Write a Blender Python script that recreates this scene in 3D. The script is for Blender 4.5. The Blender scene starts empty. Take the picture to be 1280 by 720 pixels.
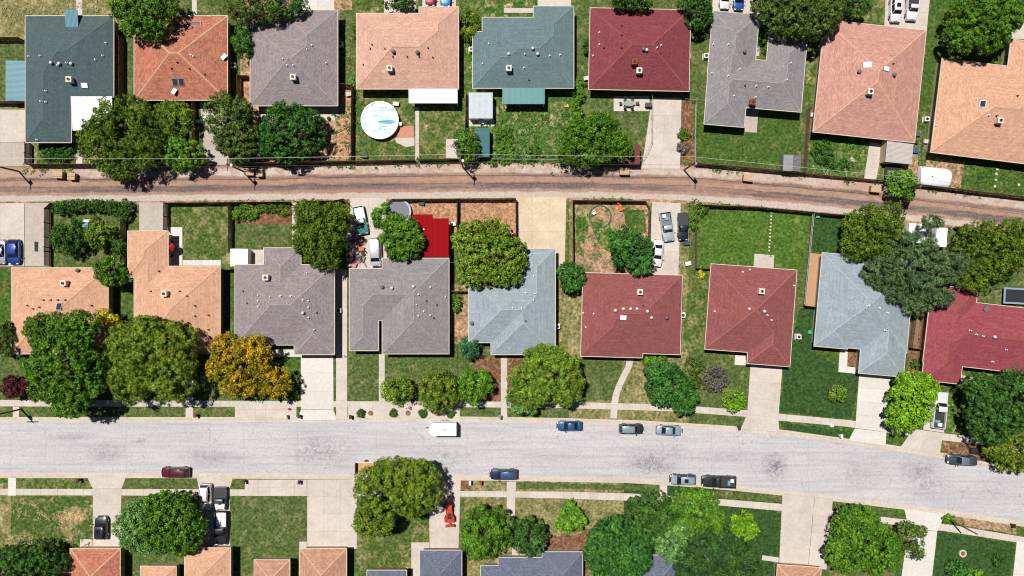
import bpy, bmesh, math, random
import numpy as np
from mathutils import Vector, Matrix
random.seed(7)
SC = bpy.context.scene
COL = SC.collection
PI = math.pi
# ---------------------------------------------------------------- camera, sky, sun, exposure
S, D = 0.15, 130.0                     # metres per photo pixel on the ground, height of the drone
cam = bpy.data.objects.new('camera', bpy.data.cameras.new('camera'))
COL.objects.link(cam)
cam.location = (0, 0, D)
cam.data.sensor_width = 36
cam.data.lens = 36 * D / (1280 * S)
cam.data.clip_start = 1
cam.data.clip_end = 4000
SC.camera = cam
SUN_EL = math.radians(67)
SUN_DIR = Vector((0.65 * math.cos(SUN_EL), -0.76 * math.cos(SUN_EL), -math.sin(SUN_EL)))   # the way the light travels
world = bpy.data.worlds.new('World')
SC.world = world
world.use_nodes = True
wn = world.node_tree
bg = wn.nodes['Background']
sky = wn.nodes.new('ShaderNodeTexSky')
sky.sky_type = 'NISHITA'
sky.sun_disc = False
sky.sun_elevation = SUN_EL
sky.altitude = 2000
sky.air_density = .6
sky.dust_density = .1
sky.sun_rotation = math.atan2(-SUN_DIR.x, -SUN_DIR.y)
wn.links.new(sky.outputs[0], bg.inputs[0])
bg.inputs[1].default_value = 0.05
sun = bpy.data.objects.new('sun', bpy.data.lights.new('sun', 'SUN'))
COL.objects.link(sun)
sun.data.energy = 5.0
sun.data.angle = math.radians(0.5)
sun.data.color = (1, 0.965, 0.91)
sun.rotation_euler = SUN_DIR.to_track_quat('-Z', 'Y').to_euler()
sun.location = (0, 0, 100)
SC.view_settings.view_transform = 'Standard'
SC.view_settings.look = 'None'
SC.view_settings.exposure = 0.13
SC.view_settings.gamma = 1
SC.cycles.filter_width = 1.1

# ---------------------------------------------------------------- helpers
def P(px, py, z=0.0):
    f = S * (D - z) / D
    return Vector(((px - 640) * f, (360 - py) * f, z))
def lin(c):
    c = c / 255
    return c / 12.92 if c <= .04045 else ((c + .055) / 1.055) ** 2.4
def C(r, g, b, k=0.68):
    """sunlit sRGB as seen -> base colour"""
    return (min(.86, lin(r) * k), min(.86, lin(g) * k), min(.86, lin(b) * k), 1)
def prop(o, label=None, cat=None, group=None, kind=None):
    if label: o['label'] = label
    if cat: o['category'] = cat
    if group: o['group'] = group
    if kind: o['kind'] = kind
    return o
def link(name, mesh, mat=None, parent=None):
    o = bpy.data.objects.new(name, mesh)
    COL.objects.link(o)
    if mat and not mesh.materials: mesh.materials.append(mat)
    if parent: o.parent = parent
    return o
def empty(name, loc, rz=0.0, label=None, cat=None, group=None):
    o = bpy.data.objects.new(name, None)
    COL.objects.link(o)
    o.location = loc
    o.rotation_euler = (0, 0, rz)
    o.empty_display_size = .3
    return prop(o, label, cat, group)
def kids(o): return [c for c in COL.objects if c.parent == o]
def copy_tree(o, parent=None):
    c = o.copy()
    COL.objects.link(c)
    if parent: c.parent = parent
    for ch in list(o.children): copy_tree(ch, c)
    return c
class MB:
    def __init__(self): self.v, self.f = [], []
    def add(self, vs, fs):
        n = len(self.v)
        self.v += [tuple(v) for v in vs]
        self.f += [tuple(i + n for i in f) for f in fs]
        return self
    def box(self, x0, y0, z0, x1, y1, z1, rz=0, c=(0, 0)):
        vs = [(x, y, z) for z in (z0, z1) for x, y in ((x0, y0), (x1, y0), (x1, y1), (x0, y1))]
        if rz:
            co, si = math.cos(rz), math.sin(rz)
            vs = [(c[0] + x * co - y * si, c[1] + x * si + y * co, z) for x, y, z in vs]
        return self.add(vs, [(3, 2, 1, 0), (4, 5, 6, 7), (0, 1, 5, 4), (1, 2, 6, 5), (2, 3, 7, 6), (3, 0, 4, 7)])
    def prism(self, pts, z0, z1):
        n = len(pts)
        a = sum(pts[i][0] * pts[(i + 1) % n][1] - pts[(i + 1) % n][0] * pts[i][1] for i in range(n))
        if a < 0: pts = pts[::-1]
        vs = [(p[0], p[1], z0) for p in pts] + [(p[0], p[1], z1) for p in pts]
        return self.add(vs, [tuple(range(n, 2 * n)), tuple(range(n - 1, -1, -1))] + [(i, (i + 1) % n, n + (i + 1) % n, n + i) for i in range(n)])
    def tube(self, pts, rs, n=8, caps=True):
        pts = [Vector(p) for p in pts]
        if not hasattr(rs, '__len__'): rs = [rs] * len(pts)
        base = len(self.v)
        for i, p in enumerate(pts):
            t = (pts[min(i + 1, len(pts) - 1)] - pts[max(i - 1, 0)]).normalized()
            a = t.orthogonal().normalized() if abs(t.z) < .9 else Vector((1, 0, 0)) - t * t.x
            a.normalize()
            b = t.cross(a)
            for k in range(n):
                w = 2 * PI * k / n
                self.v.append(tuple(p + (a * math.cos(w) + b * math.sin(w)) * rs[i]))
        for i in range(len(pts) - 1):
            for k in range(n):
                q = base + i * n
                self.f.append((q + k, q + (k + 1) % n, q + n + (k + 1) % n, q + n + k))
        if caps:
            self.f.append(tuple(base + k for k in range(n - 1, -1, -1)))
            self.f.append(tuple(base + (len(pts) - 1) * n + k for k in range(n)))
        return self
    def lathe(self, prof, n=16, c=(0, 0)):
        base = len(self.v)
        for r, z in prof:
            for k in range(n):
                w = 2 * PI * k / n
                self.v.append((c[0] + r * math.cos(w), c[1] + r * math.sin(w), z))
        for i in range(len(prof) - 1):
            for k in range(n):
                q = base + i * n
                self.f.append((q + k, q + (k + 1) % n, q + n + (k + 1) % n, q + n + k))
        self.f.append(tuple(base + k for k in range(n - 1, -1, -1)))
        self.f.append(tuple(base + (len(prof) - 1) * n + k for k in range(n)))
        return self
    def mesh(self, name, smooth=None):
        m = bpy.data.meshes.new(name)
        m.from_pydata(self.v, [], self.f)
        m.validate()
        if smooth is not None:
            for p in m.polygons: p.use_smooth = True
            m.set_sharp_from_angle(angle=math.radians(smooth))
        return m
    def build(self, name, mat, parent=None, smooth=None):
        return link(name, self.mesh(name, smooth), mat, parent)

# ---------------------------------------------------------------- materials
MATS = {}
class NT:
    def __init__(self, name):
        self.m = bpy.data.materials.new(name)
        self.m.use_nodes = True
        self.t = self.m.node_tree
        self.b = self.t.nodes['Principled BSDF']
        self.geo = None
    def n(self, typ, **kw):
        x = self.t.nodes.new('ShaderNode' + typ)
        for k, v in kw.items(): setattr(x, k, v)
        return x
    def l(self, a, b): self.t.links.new(a, b)
    def pos(self):
        if not self.geo: self.geo = self.n('NewGeometry')
        return self.geo.outputs['Position']
    def obj(self): return self.n('TexCoord').outputs['Object']
    def noise(self, scale, detail=4, rough=.6, vec=None, out='Fac', dist=0, stretch=None):
        x = self.n('TexNoise')
        x.inputs['Scale'].default_value = scale
        x.inputs['Detail'].default_value = detail
        x.inputs['Roughness'].default_value = rough
        x.inputs['Distortion'].default_value = dist
        v = vec if vec is not None else self.pos()
        if stretch:
            mp = self.n('Mapping')
            mp.inputs['Scale'].default_value = stretch
            self.l(v, mp.inputs[0])
            v = mp.outputs[0]
        self.l(v, x.inputs['Vector'])
        return x.outputs[out]
    def ramp(self, fac, a, b):
        x = self.n('MapRange')
        x.inputs[1].default_value, x.inputs[2].default_value = a, b
        self.l(fac, x.inputs[0])
        return x.outputs[0]
    def math(self, op, a, b=None, c=None):
        x = self.n('Math', operation=op)
        for i, q in enumerate((a, b, c)):
            if q is None: continue
            if isinstance(q, (int, float)): x.inputs[i].default_value = q
            else: self.l(q, x.inputs[i])
        return x.outputs[0]
    def mix(self, fac, a, b, blend='MIX'):
        x = self.n('Mix', data_type='RGBA', blend_type=blend)
        for i, q in ((0, fac), (6, a), (7, b)):
            if isinstance(q, (int, float)): x.inputs[i].default_value = q
            elif isinstance(q, tuple): x.inputs[i].default_value = q
            else: self.l(q, x.inputs[i])
        return x.outputs[2]
    def scale(self, col, fac):      # brightness multiply
        x = self.n('VectorMath', operation='SCALE')
        self.l(col, x.inputs[0])
        self.l(fac, x.inputs['Scale'])
        return x.outputs[0]
    def bump(self, h, strength=.5, dist=.03):
        x = self.n('Bump')
        x.inputs['Strength'].default_value = strength
        x.inputs['Distance'].default_value = dist
        self.l(h, x.inputs['Height'])
        self.l(x.outputs[0], self.b.inputs['Normal'])
    def done(self, col, rough=.8, spec=.3):
        if isinstance(col, tuple): self.b.inputs['Base Color'].default_value = col
        else: self.l(col, self.b.inputs['Base Color'])
        self.b.inputs['Roughness'].default_value = rough
        self.b.inputs['Specular IOR Level'].default_value = spec
        return self.m

def plain(name, col, rough=.6, metal=0, spec=.4, var=.12, scale=4.0, emit=None):
    key = ('plain', name)
    if key in MATS: return MATS[key]
    t = NT(name)
    n = t.noise(scale, 5, .65)
    f = t.ramp(n, .3, .7)
    c = t.mix(f, tuple(x * (1 - var) for x in col[:3]) + (1,), tuple(min(.9, x * (1 + var)) for x in col[:3]) + (1,))
    t.b.inputs['Metallic'].default_value = metal
    MATS[key] = t.done(c, rough, spec)
    return MATS[key]
def paint(name, col, metal=.25):
    key = ('paint', name)
    if key in MATS: return MATS[key]
    t = NT(name)
    n = t.noise(1.4, 4, .6, t.obj())
    c = t.mix(t.ramp(n, .3, .8), col, tuple(min(.9, x * .8 + .02) for x in col[:3]) + (1,))
    t.b.inputs['Metallic'].default_value = metal
    t.b.inputs['Coat Weight'].default_value = .6
    t.b.inputs['Coat Roughness'].default_value = .08
    MATS[key] = t.done(c, .38, .5)
    return MATS[key]
def glass(name='car_glass', col=(.012, .016, .02, 1)):
    key = ('glass', name)
    if key in MATS: return MATS[key]
    t = NT(name)
    MATS[key] = t.done(col, .06, .6)
    return MATS[key]

def grass(name, g1, g2, dry, dirt, dryness=.5, dirtiness=.0, sc=.28):
    """two greens, dry blades and bare dirt; dryness / dirtiness 0..1 = how much of the area"""
    key = ('grass', name)
    if key in MATS: return MATS[key]
    t = NT(name)
    fine = t.noise(1.7, 5, .75)
    mid = t.noise(.8, 5, .75, dist=.4)
    big = t.noise(sc, 6, .68, dist=.6)
    big2 = t.noise(sc * 1.7, 5, .7, vec=None, stretch=(1.0, .8, 1), dist=.3)
    c = t.mix(t.ramp(fine, .34, .66), g1, g2)
    c = t.mix(t.math('MULTIPLY', t.ramp(mid, .35, .7), .35), c, tuple(x * .6 for x in g1[:3]) + (1,))
    lo = .78 - .5 * dryness
    f = t.ramp(t.math('ADD', t.math('MULTIPLY', big2, .75), t.math('MULTIPLY', fine, .25)), lo - .05, lo + .13)
    c = t.mix(t.math('MULTIPLY', f, .85), c, dry)
    if dirtiness > 0:
        lo = .78 - .5 * dirtiness
        f = t.ramp(t.math('ADD', t.math('MULTIPLY', big, .78), t.math('MULTIPLY', fine, .22)), lo - .02, lo + .1)
        dirt2 = t.mix(t.ramp(mid, .3, .7), dirt, tuple(min(.8, x * 1.35) for x in dirt[:3]) + (1,))
        c = t.mix(t.math('MULTIPLY', f, .93), c, dirt2)
    spk = t.noise(2.0, 4, .7, dist=.3)
    spk2 = t.noise(.8, 4, .8)
    k = t.math('MULTIPLY', t.math('MULTIPLY_ADD', t.ramp(spk, .36, .66), 1.0, .55), t.math('MULTIPLY_ADD', t.ramp(spk2, .32, .68), .4, .82))
    c = t.scale(c, k)
    t.bump(t.math('ADD', fine, spk), .9, .12)
    MATS[key] = t.done(c, .95, .1)
    return MATS[key]

def concrete(name, base, dark, stain=.35, rnd=True, spk=.16):
    key = ('concrete', name)
    if key in MATS: return MATS[key]
    t = NT(name)
    big = t.noise(.35, 6, .7, dist=.5)
    mid = t.noise(1.8, 6, .75)
    fine = t.noise(2.2, 5, .8)
    c = t.mix(t.math('MULTIPLY', t.ramp(big, .42, .75), stain), base, dark)
    c = t.mix(t.math('MULTIPLY', t.ramp(mid, .5, .8), stain * .7), c, tuple(min(.85, x * 1.12) for x in base[:3]) + (1,))
    k = t.math('MULTIPLY_ADD', t.ramp(fine, .34, .66), spk * 1.2, 1 - spk * .6)
    if rnd:
        oi = t.n('ObjectInfo')
        k = t.math('MULTIPLY', k, t.math('MULTIPLY_ADD', oi.outputs['Random'], .1, .95))
    c = t.scale(c, k)
    t.bump(fine, .25, .02)
    MATS[key] = t.done(c, .9, .2)
    return MATS[key]

CAPC = {}
def shingle(name, c1, c2, c3, bw=.36, rh=.17, streak=.35):
    """asphalt shingles / tiles laid in courses along the slope (uv in metres)"""
    key = ('shingle', name)
    if key in MATS: return MATS[key]
    t = NT(name)
    uv = t.n('UVMap').outputs[0]
    br = t.n('TexBrick')
    br.offset = .5
    br.inputs['Scale'].default_value = 1
    br.inputs['Mortar Size'].default_value = .012
    br.inputs['Mortar Smooth'].default_value = .3
    br.inputs['Brick Width'].default_value = bw
    br.inputs['Row Height'].default_value = rh
    br.inputs['Color1'].default_value = c1
    br.inputs['Color2'].default_value = c2
    br.inputs['Mortar'].default_value = tuple(x * .55 for x in c2[:3]) + (1,)
    t.l(uv, br.inputs['Vector'])
    wave = t.noise(1.0, 5, .75, vec=uv, stretch=(1.2, 5.5, 1), dist=1.2)
    c = t.mix(t.math('MULTIPLY', t.ramp(wave, .42, .68), streak), br.outputs['Color'], c3)
    big = t.noise(.25, 4, .6)
    fine = t.noise(7, 3, .8)
    k = t.math('MULTIPLY', t.math('MULTIPLY_ADD', t.noise(.6, 5, .75, dist=.8), .7, .65), t.math('MULTIPLY_ADD', t.ramp(fine, .25, .75), .42, .79))
    band = t.noise(1, 4, .7, vec=uv, stretch=(.16, 3.4, 1))
    k = t.math('MULTIPLY', k, t.math('MULTIPLY_ADD', t.ramp(band, .3, .7), .24, .88))
    c = t.scale(c, k)
    t.bump(t.math('SUBTRACT', fine, br.outputs['Fac']), .5, .02)
    MATS[key] = t.done(c, .88, .25)
    CAPC[MATS[key].name] = plain(name + '_cap', tuple(x * .97 for x in c2[:3]) + (1,), .9, var=.25, scale=2)
    return MATS[key]

def ribbed(name, col, period=.3, axis='X', dirt=None):
    """painted metal sheet: colour and wear only, the ribs are geometry"""
    key = ('rib', name)
    if key in MATS: return MATS[key]
    t = NT(name)
    n = t.noise(1.2, 6, .75, dist=.4)
    d = dirt or tuple(x * .7 for x in col[:3]) + (1,)
    c = t.mix(t.math('MULTIPLY', t.ramp(n, .5, .75), .6), col, d)
    MATS[key] = t.done(c, .45, .4)
    return MATS[key]

def leaf(name, a, b, cc, trans=.1, big=.55):
    key = ('leaf', name)
    if key in MATS: return MATS[key]
    t = NT(name)
    g = t.n('NewGeometry')
    t.geo = g
    r = g.outputs['Random Per Island']
    n = t.noise(big, 3, .6)
    c = t.mix(r, a, b)
    c = t.mix(t.ramp(n, .42, .72), c, cc)
    cl = t.noise(.42, 3, .65)
    c = t.scale(c, t.math('MULTIPLY_ADD', t.ramp(cl, .34, .66), .55, .7))
    c = t.scale(c, t.math('MULTIPLY_ADD', t.math('FRACT', t.math('MULTIPLY', r, 7.31)), 1.1, .45))
    m = t.done(c, .55, .25)
    tr = t.n('BsdfTranslucent')
    t.l(c, tr.inputs[0])
    mx = t.n('MixShader')
    mx.inputs[0].default_value = trans
    out = t.t.nodes['Material Output']
    t.l(t.b.outputs[0], mx.inputs[1])
    t.l(tr.outputs[0], mx.inputs[2])
    t.l(mx.outputs[0], out.inputs['Surface'])
    MATS[key] = m
    return m

# greens
G_DK, G_MD, G_LT = C(52, 84, 28), C(82, 112, 44), C(112, 138, 62)
DRY, DRY2 = C(160, 150, 104), C(140, 134, 88)
DIRT, RED, TAN = C(176, 136, 104), C(190, 124, 92), C(205, 176, 146)
GR = {
 'lush': grass('lush_grass', C(66, 98, 36), C(94, 120, 54), C(142, 140, 84), C(184, 156, 110), .44, .2),
 'dark': grass('dark_grass', C(52, 86, 42), C(76, 104, 54), C(108, 122, 70), DIRT, .3),
 'mid': grass('mown_grass', C(80, 104, 50), C(108, 122, 68), C(152, 146, 100), C(190, 164, 122), .46, .14),
 'patchy': grass('patchy_grass', C(66, 100, 38), C(108, 124, 60), C(168, 156, 108), C(206, 178, 140), .52, .36),
 'dry': grass('dry_grass', C(112, 118, 64), C(142, 138, 86), C(182, 166, 122), C(200, 172, 134), .6, .3),
 'weedy': grass('weedy_grass', C(54, 102, 30), C(98, 128, 52), C(170, 158, 108), C(212, 192, 158), .5, .42, .4),
 'fresh': grass('fresh_grass', C(70, 110, 36), C(104, 136, 56), C(150, 152, 88), C(184, 156, 110), .4, .12),
 'bare': grass('bare_grass', C(66, 102, 40), C(100, 120, 58), C(158, 148, 104), C(200, 168, 130), .42, .52, .2),
 'dirt': grass('weedy_dirt', C(70, 104, 38), C(108, 118, 60), C(180, 158, 118), C(184, 146, 118), .5, .7, .34),
 'red': grass('red_dirt', C(100, 108, 54), C(128, 122, 68), C(190, 156, 122), C(186, 140, 110), .5, .9, .3),
 'mulch': grass('mulch_bed', C(116, 84, 60), C(150, 108, 80), C(180, 140, 110), C(140, 100, 76), .5, .5, .6),
}
M_CONC = concrete('beige_concrete', C(226, 214, 203), C(188, 170, 156), .5)
M_CONCW = concrete('white_concrete', C(236, 230, 222), C(212, 204, 196), .3)
M_CONCG = concrete('grey_concrete', C(208, 196, 184), C(172, 158, 144), .5)
M_KERB = concrete('kerb_concrete', C(224, 212, 198), C(196, 176, 156), .5)
M_JOINT = plain('joint_dirt', C(176, 158, 138), .95)
M_PINK = concrete('pink_concrete', C(222, 160, 130), C(200, 140, 112), .4)
M_WOOD = plain('weathered_wood', C(150, 120, 92), .85, var=.3, scale=3)
M_WOODG = plain('grey_wood', C(150, 140, 128), .85, var=.3, scale=3)
M_TAN = plain('tan_wood', C(216, 172, 120), .8, var=.15, scale=2)
M_METAL = plain('galvanized_metal', C(170, 174, 178), .4, .6)
M_WHITE = plain('white_paint', (.8, .8, .79, 1), .5, var=.04)
M_BLACK = plain('black_rubber', (.012, .012, .013, 1), .7)
M_DARK = plain('dark_plastic', (.025, .025, .028, 1), .5)
M_BRICK = plain('red_brick', C(150, 84, 62), .9, var=.35, scale=9)
M_CREAM = plain('cream_trim', C(236, 226, 206), .6, var=.06)
M_GLASSW = glass('window_glass', (.03, .04, .05, 1))
M_FENCEP = plain('fence_post_wood', C(130, 104, 80), .9, var=.3)

# ---------------------------------------------------------------- ground, street, alley
def structure(name, mb, mat, parent=None):
    o = mb.build(name, mat, parent)
    if not parent: o['kind'] = 'structure'
    return o
def poly(name, pts, mat, z=.12, z0=-.2):
    mb = MB().prism([P(x, y, z)[:2] for x, y in pts], z0, z)
    return structure(name, mb, mat)
def rectpx(x0, y0, x1, y1): return [(x0, y0), (x1, y0), (x1, y1), (x0, y1)]
def interp(xs, ys, x): return float(np.interp(x, xs, ys))

g = MB().add([(-1500, -1500, 0), (1500, -1500, 0), (1500, 1500, 0), (-1500, 1500, 0)], [(0, 1, 2, 3)])
structure('ground', g, GR['patchy'])

NX = [-200, 0, 210, 560, 640, 700, 800, 900, 980, 1060, 1110, 1180, 1230, 1280, 1480]
NY = [526, 526, 526, 525, 526, 527, 530, 536, 542, 553, 560, 571, 582, 591, 627]       # north edge of the asphalt
SX = [-200, 0, 200, 420, 640, 780, 850, 920, 960, 1000, 1060, 1160, 1230, 1280, 1480]
SY = [593, 593, 593, 594.5, 596.5, 599, 603, 609, 613, 617, 624, 636, 646, 654, 687]    # south edge
def nroad(x): return interp(NX, NY, x)
def sroad(x): return interp(SX, SY, x)
step = list(range(-200, 1481, 20))

# street: one smooth sheet, uv = (metres along, metres across)
def strip(name, xs, top, bot, z, mat, z0=None, parent=None):
    a = [P(x, top(x), z) for x in xs]
    b = [P(x, bot(x), z) for x in xs]
    n = len(xs)
    v = a + b
    f = [(i, n + i, n + i + 1, i + 1) for i in range(n - 1)]
    if z0 is not None:
        v = v + [Vector((p.x, p.y, z0)) for p in a] + [Vector((p.x, p.y, z0)) for p in b]
        f += [(i, i + 1, 2 * n + i + 1, 2 * n + i) for i in range(n - 1)]
        f += [(n + i + 1, n + i, 3 * n + i, 3 * n + i + 1) for i in range(n - 1)]
        f += [(0, 2 * n, 3 * n, n), (n - 1, 2 * n - 1, 4 * n - 1, 3 * n - 1)]
    mb = MB().add(v, f)
    m = mb.mesh(name)
    uv = m.uv_layers.new(name='UVMap')
    L = [0]
    for i in range(1, n): L.append(L[-1] + (a[i] - a[i - 1]).length)
    for lp in m.loops:
        i = lp.vertex_index % (2 * n)
        uv.data[lp.index].uv = (L[i % n], 0 if i < n else 1)
    o = link(name, m, mat, parent)
    if not parent: o['kind'] = 'structure'
    return o

def street_mat():
    t = NT('worn_pale_asphalt')
    uv = t.n('UVMap').outputs[0]
    big = t.noise(.09, 5, .6, stretch=(.6, 1.6, 1))
    mid = t.noise(.8, 6, .75, dist=.6)
    fine = t.noise(2.0, 5, .8)
    c = t.mix(t.ramp(big, .3, .7), C(205, 201, 205), C(221, 217, 217))
    c = t.scale(c, t.math('MULTIPLY_ADD', t.ramp(fine, .36, .64), .2, .9))
    # worn streaks in the driving direction
    st = t.noise(1.0, 5, .7, stretch=(.07, 1.5, 1))
    c = t.mix(t.math('MULTIPLY', t.ramp(st, .48, .7), .6), c, C(178, 174, 184))
    c = t.mix(t.math('MULTIPLY', t.ramp(st, .46, .28), .35), c, C(236, 230, 228))
    # speckle of lost binder
    sp = t.ramp(t.noise(2.6, 4, .8), .56, .68)
    spm = t.ramp(t.noise(.18, 4, .7), .42, .66)
    c = t.mix(t.math('MULTIPLY', sp, t.math('MULTIPLY_ADD', spm, .7, .22)), c, C(128, 122, 132))
    # oil and rubber stains at the places the photograph shows them
    px = t.pos()
    tot = None
    for (x, y, rx, ry, k) in ((812, 580, 34, 18, .85), (968, 583, 15, 17, 1.0), (1150, 590, 26, 22, .6), (1162, 606, 30, 18, .55), (134, 565, 24, 14, .55), (402, 566, 46, 22, .6),
                              (560, 572, 34, 18, .4), (262, 572, 40, 12, .45), (85, 546, 30, 5, .4), (175, 552, 12, 4, .5), (1240, 615, 40, 18, .3), (1075, 590, 30, 22, .35), (905, 570, 40, 8, .3), (840, 568, 20, 14, .5), (700, 570, 60, 10, .2)):
        q = P(x, y, 0)
        mp = t.n('Mapping')
        mp.inputs['Location'].default_value = (-q.x / (rx * S), -q.y / (ry * S), 0)
        mp.inputs['Scale'].default_value = (1 / (rx * S), 1 / (ry * S), 0)
        t.l(px, mp.inputs[0])
        ln = t.n('VectorMath', operation='LENGTH')
        t.l(mp.outputs[0], ln.inputs[0])
        f = t.math('MULTIPLY', t.ramp(ln.outputs['Value'], 1.25, 0), k)
        tot = f if tot is None else t.math('MAXIMUM', tot, f)
    br = t.noise(1.1, 6, .8, dist=1.2)
    f = t.math('MULTIPLY', tot, t.math('MULTIPLY_ADD', t.ramp(br, .44, .58), .8, t.math('MULTIPLY', t.ramp(br, .3, .6), .3)))
    c = t.mix(t.math('MINIMUM', t.math('MULTIPLY', f, 1.1), .8), c, C(112, 108, 122))
    # cracks
    vo = t.n('TexVoronoi', feature='DISTANCE_TO_EDGE')
    vo.inputs['Scale'].default_value = .16
    dv = t.n('VectorMath', operation='ADD')
    nz = t.noise(.5, 5, .7, out='Color')
    t.l(t.pos(), dv.inputs[0]); t.l(nz, dv.inputs[1])
    t.l(dv.outputs[0], vo.inputs['Vector'])
    cr = t.ramp(vo.outputs['Distance'], .012, .0)
    c = t.mix(t.math('MULTIPLY', cr, t.math('MULTIPLY', t.ramp(mid, .45, .6), .5)), c, C(120, 116, 122))
    # reddish silt along the gutters
    sx = t.n('SeparateXYZ')
    t.l(uv, sx.inputs[0])
    e = t.math('ABSOLUTE', t.math('SUBTRACT', sx.outputs[1], .5))
    f = t.math('MULTIPLY', t.ramp(e, .4, .5), t.ramp(mid, .42, .7))
    c = t.mix(t.math('MULTIPLY', f, .65), c, C(186, 158, 148))
    t.bump(fine, .3, .02)
    return t.done(c, .92, .2)
strip('street', step, lambda x: nroad(x) - 1, lambda x: sroad(x) + 1, .02, street_mat())
# expansion joints and tar lines across the street: thin sheets
tar = MB()
for x in (14, 57, 158, 262, 304, 372, 470, 583, 664, 742, 890, 1010, 1096, 1186):
    a, b = nroad(x), sroad(x)
    n = 9
    ps = [P(x + random.uniform(-.8, .8) + (x - 640) * 0, a + (b - a) * i / (n - 1), .024) for i in range(n)]
    w = random.uniform(.012, .028)
    tar.add([(p.x - w, p.y, .024) for p in ps] + [(p.x + w, p.y, .024) for p in ps], [(i, i + 1, n + i + 1, n + i)[::-1] for i in range(n - 1)])
prop(tar.build('crack_filler', plain('old_tar', C(172, 166, 172), .8)), kind='stuff')

# kerbs: gutter pan + raised kerb, in lengths of about 3 m (each a part)
def kerb(fn, sgn, name):
    root = strip('kerb', step, (lambda x: fn(x) - 4.5) if sgn < 0 else fn, fn if sgn < 0 else (lambda x: fn(x) + 4.5), .035, M_JOINT, -.2)
    xs = list(range(-200, 1470, 20))
    for x in xs:
        a, b = x + .12, x + 19.88
        lo, hi = (1.6, 4.6) if sgn > 0 else (-4.6, -1.6)
        q = [P(a, fn(a) + lo, .12)[:2], P(b, fn(b) + lo, .12)[:2], P(b, fn(b) + hi, .12)[:2], P(a, fn(a) + hi, .12)[:2]]
        MB().prism(q, .0, .135).build('kerb_stone', M_KERB, root)
        lo, hi = (-2.2, 1.5) if sgn > 0 else (-1.5, 2.2)
        q = [P(a, fn(a) + lo, .04)[:2], P(b, fn(b) + lo, .04)[:2], P(b, fn(b) + hi, .04)[:2], P(a, fn(a) + hi, .04)[:2]]
        MB().prism(q, .0, .05).build('gutter_slab', M_KERB, root)
kerb(nroad, -1, 'kerb')
kerb(sroad, 1, 'kerb')

# alley
AX = [-200, 0, 200, 300, 420, 530, 640, 740, 850, 950, 1060, 1160, 1280, 1480]
AT = [212, 212, 211, 210, 207, 205, 205, 207, 209, 215, 225, 236, 251, 276]
AB = [253, 253, 252, 251, 250, 249, 248, 248, 251, 259, 269, 279, 293, 318]
def atop(x): return interp(AX, AT, x)
def abot(x): return interp(AX, AB, x)
def alley_mat():
    t = NT('dirt_alley_with_patched_tracks')
    uv = t.n('UVMap').outputs[0]
    sx = t.n('SeparateXYZ')
    t.l(uv, sx.inputs[0])
    wob = t.noise(.22, 5, .7)
    v = t.math('MULTIPLY_ADD', t.math('SUBTRACT', wob, .5), .2, sx.outputs[1])
    mid = t.noise(.7, 6, .75, dist=.5)
    fine = t.noise(2.6, 5, .8)
    st = t.noise(1, 5, .75, stretch=(.22, 1.8, 1), dist=.4)
    lng = t.noise(1, 3, .6, stretch=(.03, .03, 1))
    c = t.mix(t.ramp(mid, .35, .65), C(176, 140, 120), C(200, 164, 142))
    c = t.mix(t.math('MULTIPLY', t.ramp(st, .46, .62), .3), c, C(154, 122, 106))
    c = t.mix(t.math('MULTIPLY', t.ramp(lng, .5, .62), .5), c, C(178, 136, 116))
    pale = t.mix(t.ramp(mid, .42, .6), C(222, 210, 198), C(198, 168, 148))
    n = t.math('MULTIPLY', t.math('MULTIPLY', t.ramp(v, .31, .27), t.ramp(v, .06, .12)), t.math('MULTIPLY_ADD', t.ramp(lng, .36, .52), .6, .4))
    c = t.mix(t.math('MULTIPLY', n, .92), c, pale)
    n = t.ramp(v, .75, .79)
    c = t.mix(t.math('MULTIPLY', n, .9), c, t.mix(t.ramp(fine, .4, .6), C(206, 192, 180), C(218, 206, 194)))
    # worn tracks of patched asphalt, broken along the way
    brk = t.ramp(t.noise(1, 4, .65, stretch=(.045, .4, 1)), .38, .52)
    for cc, w, k in ((.36, .05, .75), (.61, .1, .95)):
        f = t.ramp(t.math('ABSOLUTE', t.math('SUBTRACT', v, cc)), w, w * .6)
        f = t.math('MULTIPLY', f, t.math('MULTIPLY_ADD', brk, .6, .4))
        f = t.math('MULTIPLY', f, t.math('MULTIPLY_ADD', t.ramp(st, .34, .5), .5, .5))
        c = t.mix(t.math('MULTIPLY', f, k), c, t.mix(t.ramp(fine, .38, .62), C(104, 94, 96), C(134, 120, 118)))
    c = t.mix(t.math('MULTIPLY', t.ramp(t.noise(1.4, 5, .8), .6, .7), .5), c, C(226, 206, 188))
    c = t.scale(c, t.math('MULTIPLY_ADD', t.ramp(fine, .34, .66), .22, .89))
    t.bump(t.math('ADD', fine, mid), .35, .06)
    return t.done(c, .95, .1)
strip('alley', step, lambda x: atop(x) - 4, lambda x: abot(x) + 3, .06, alley_mat(), -.2)
prop(strip('alley_verge', step, lambda x: abot(x) - 1.0, lambda x: abot(x) + 4, .085, GR['dirt'], -.2))

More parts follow.
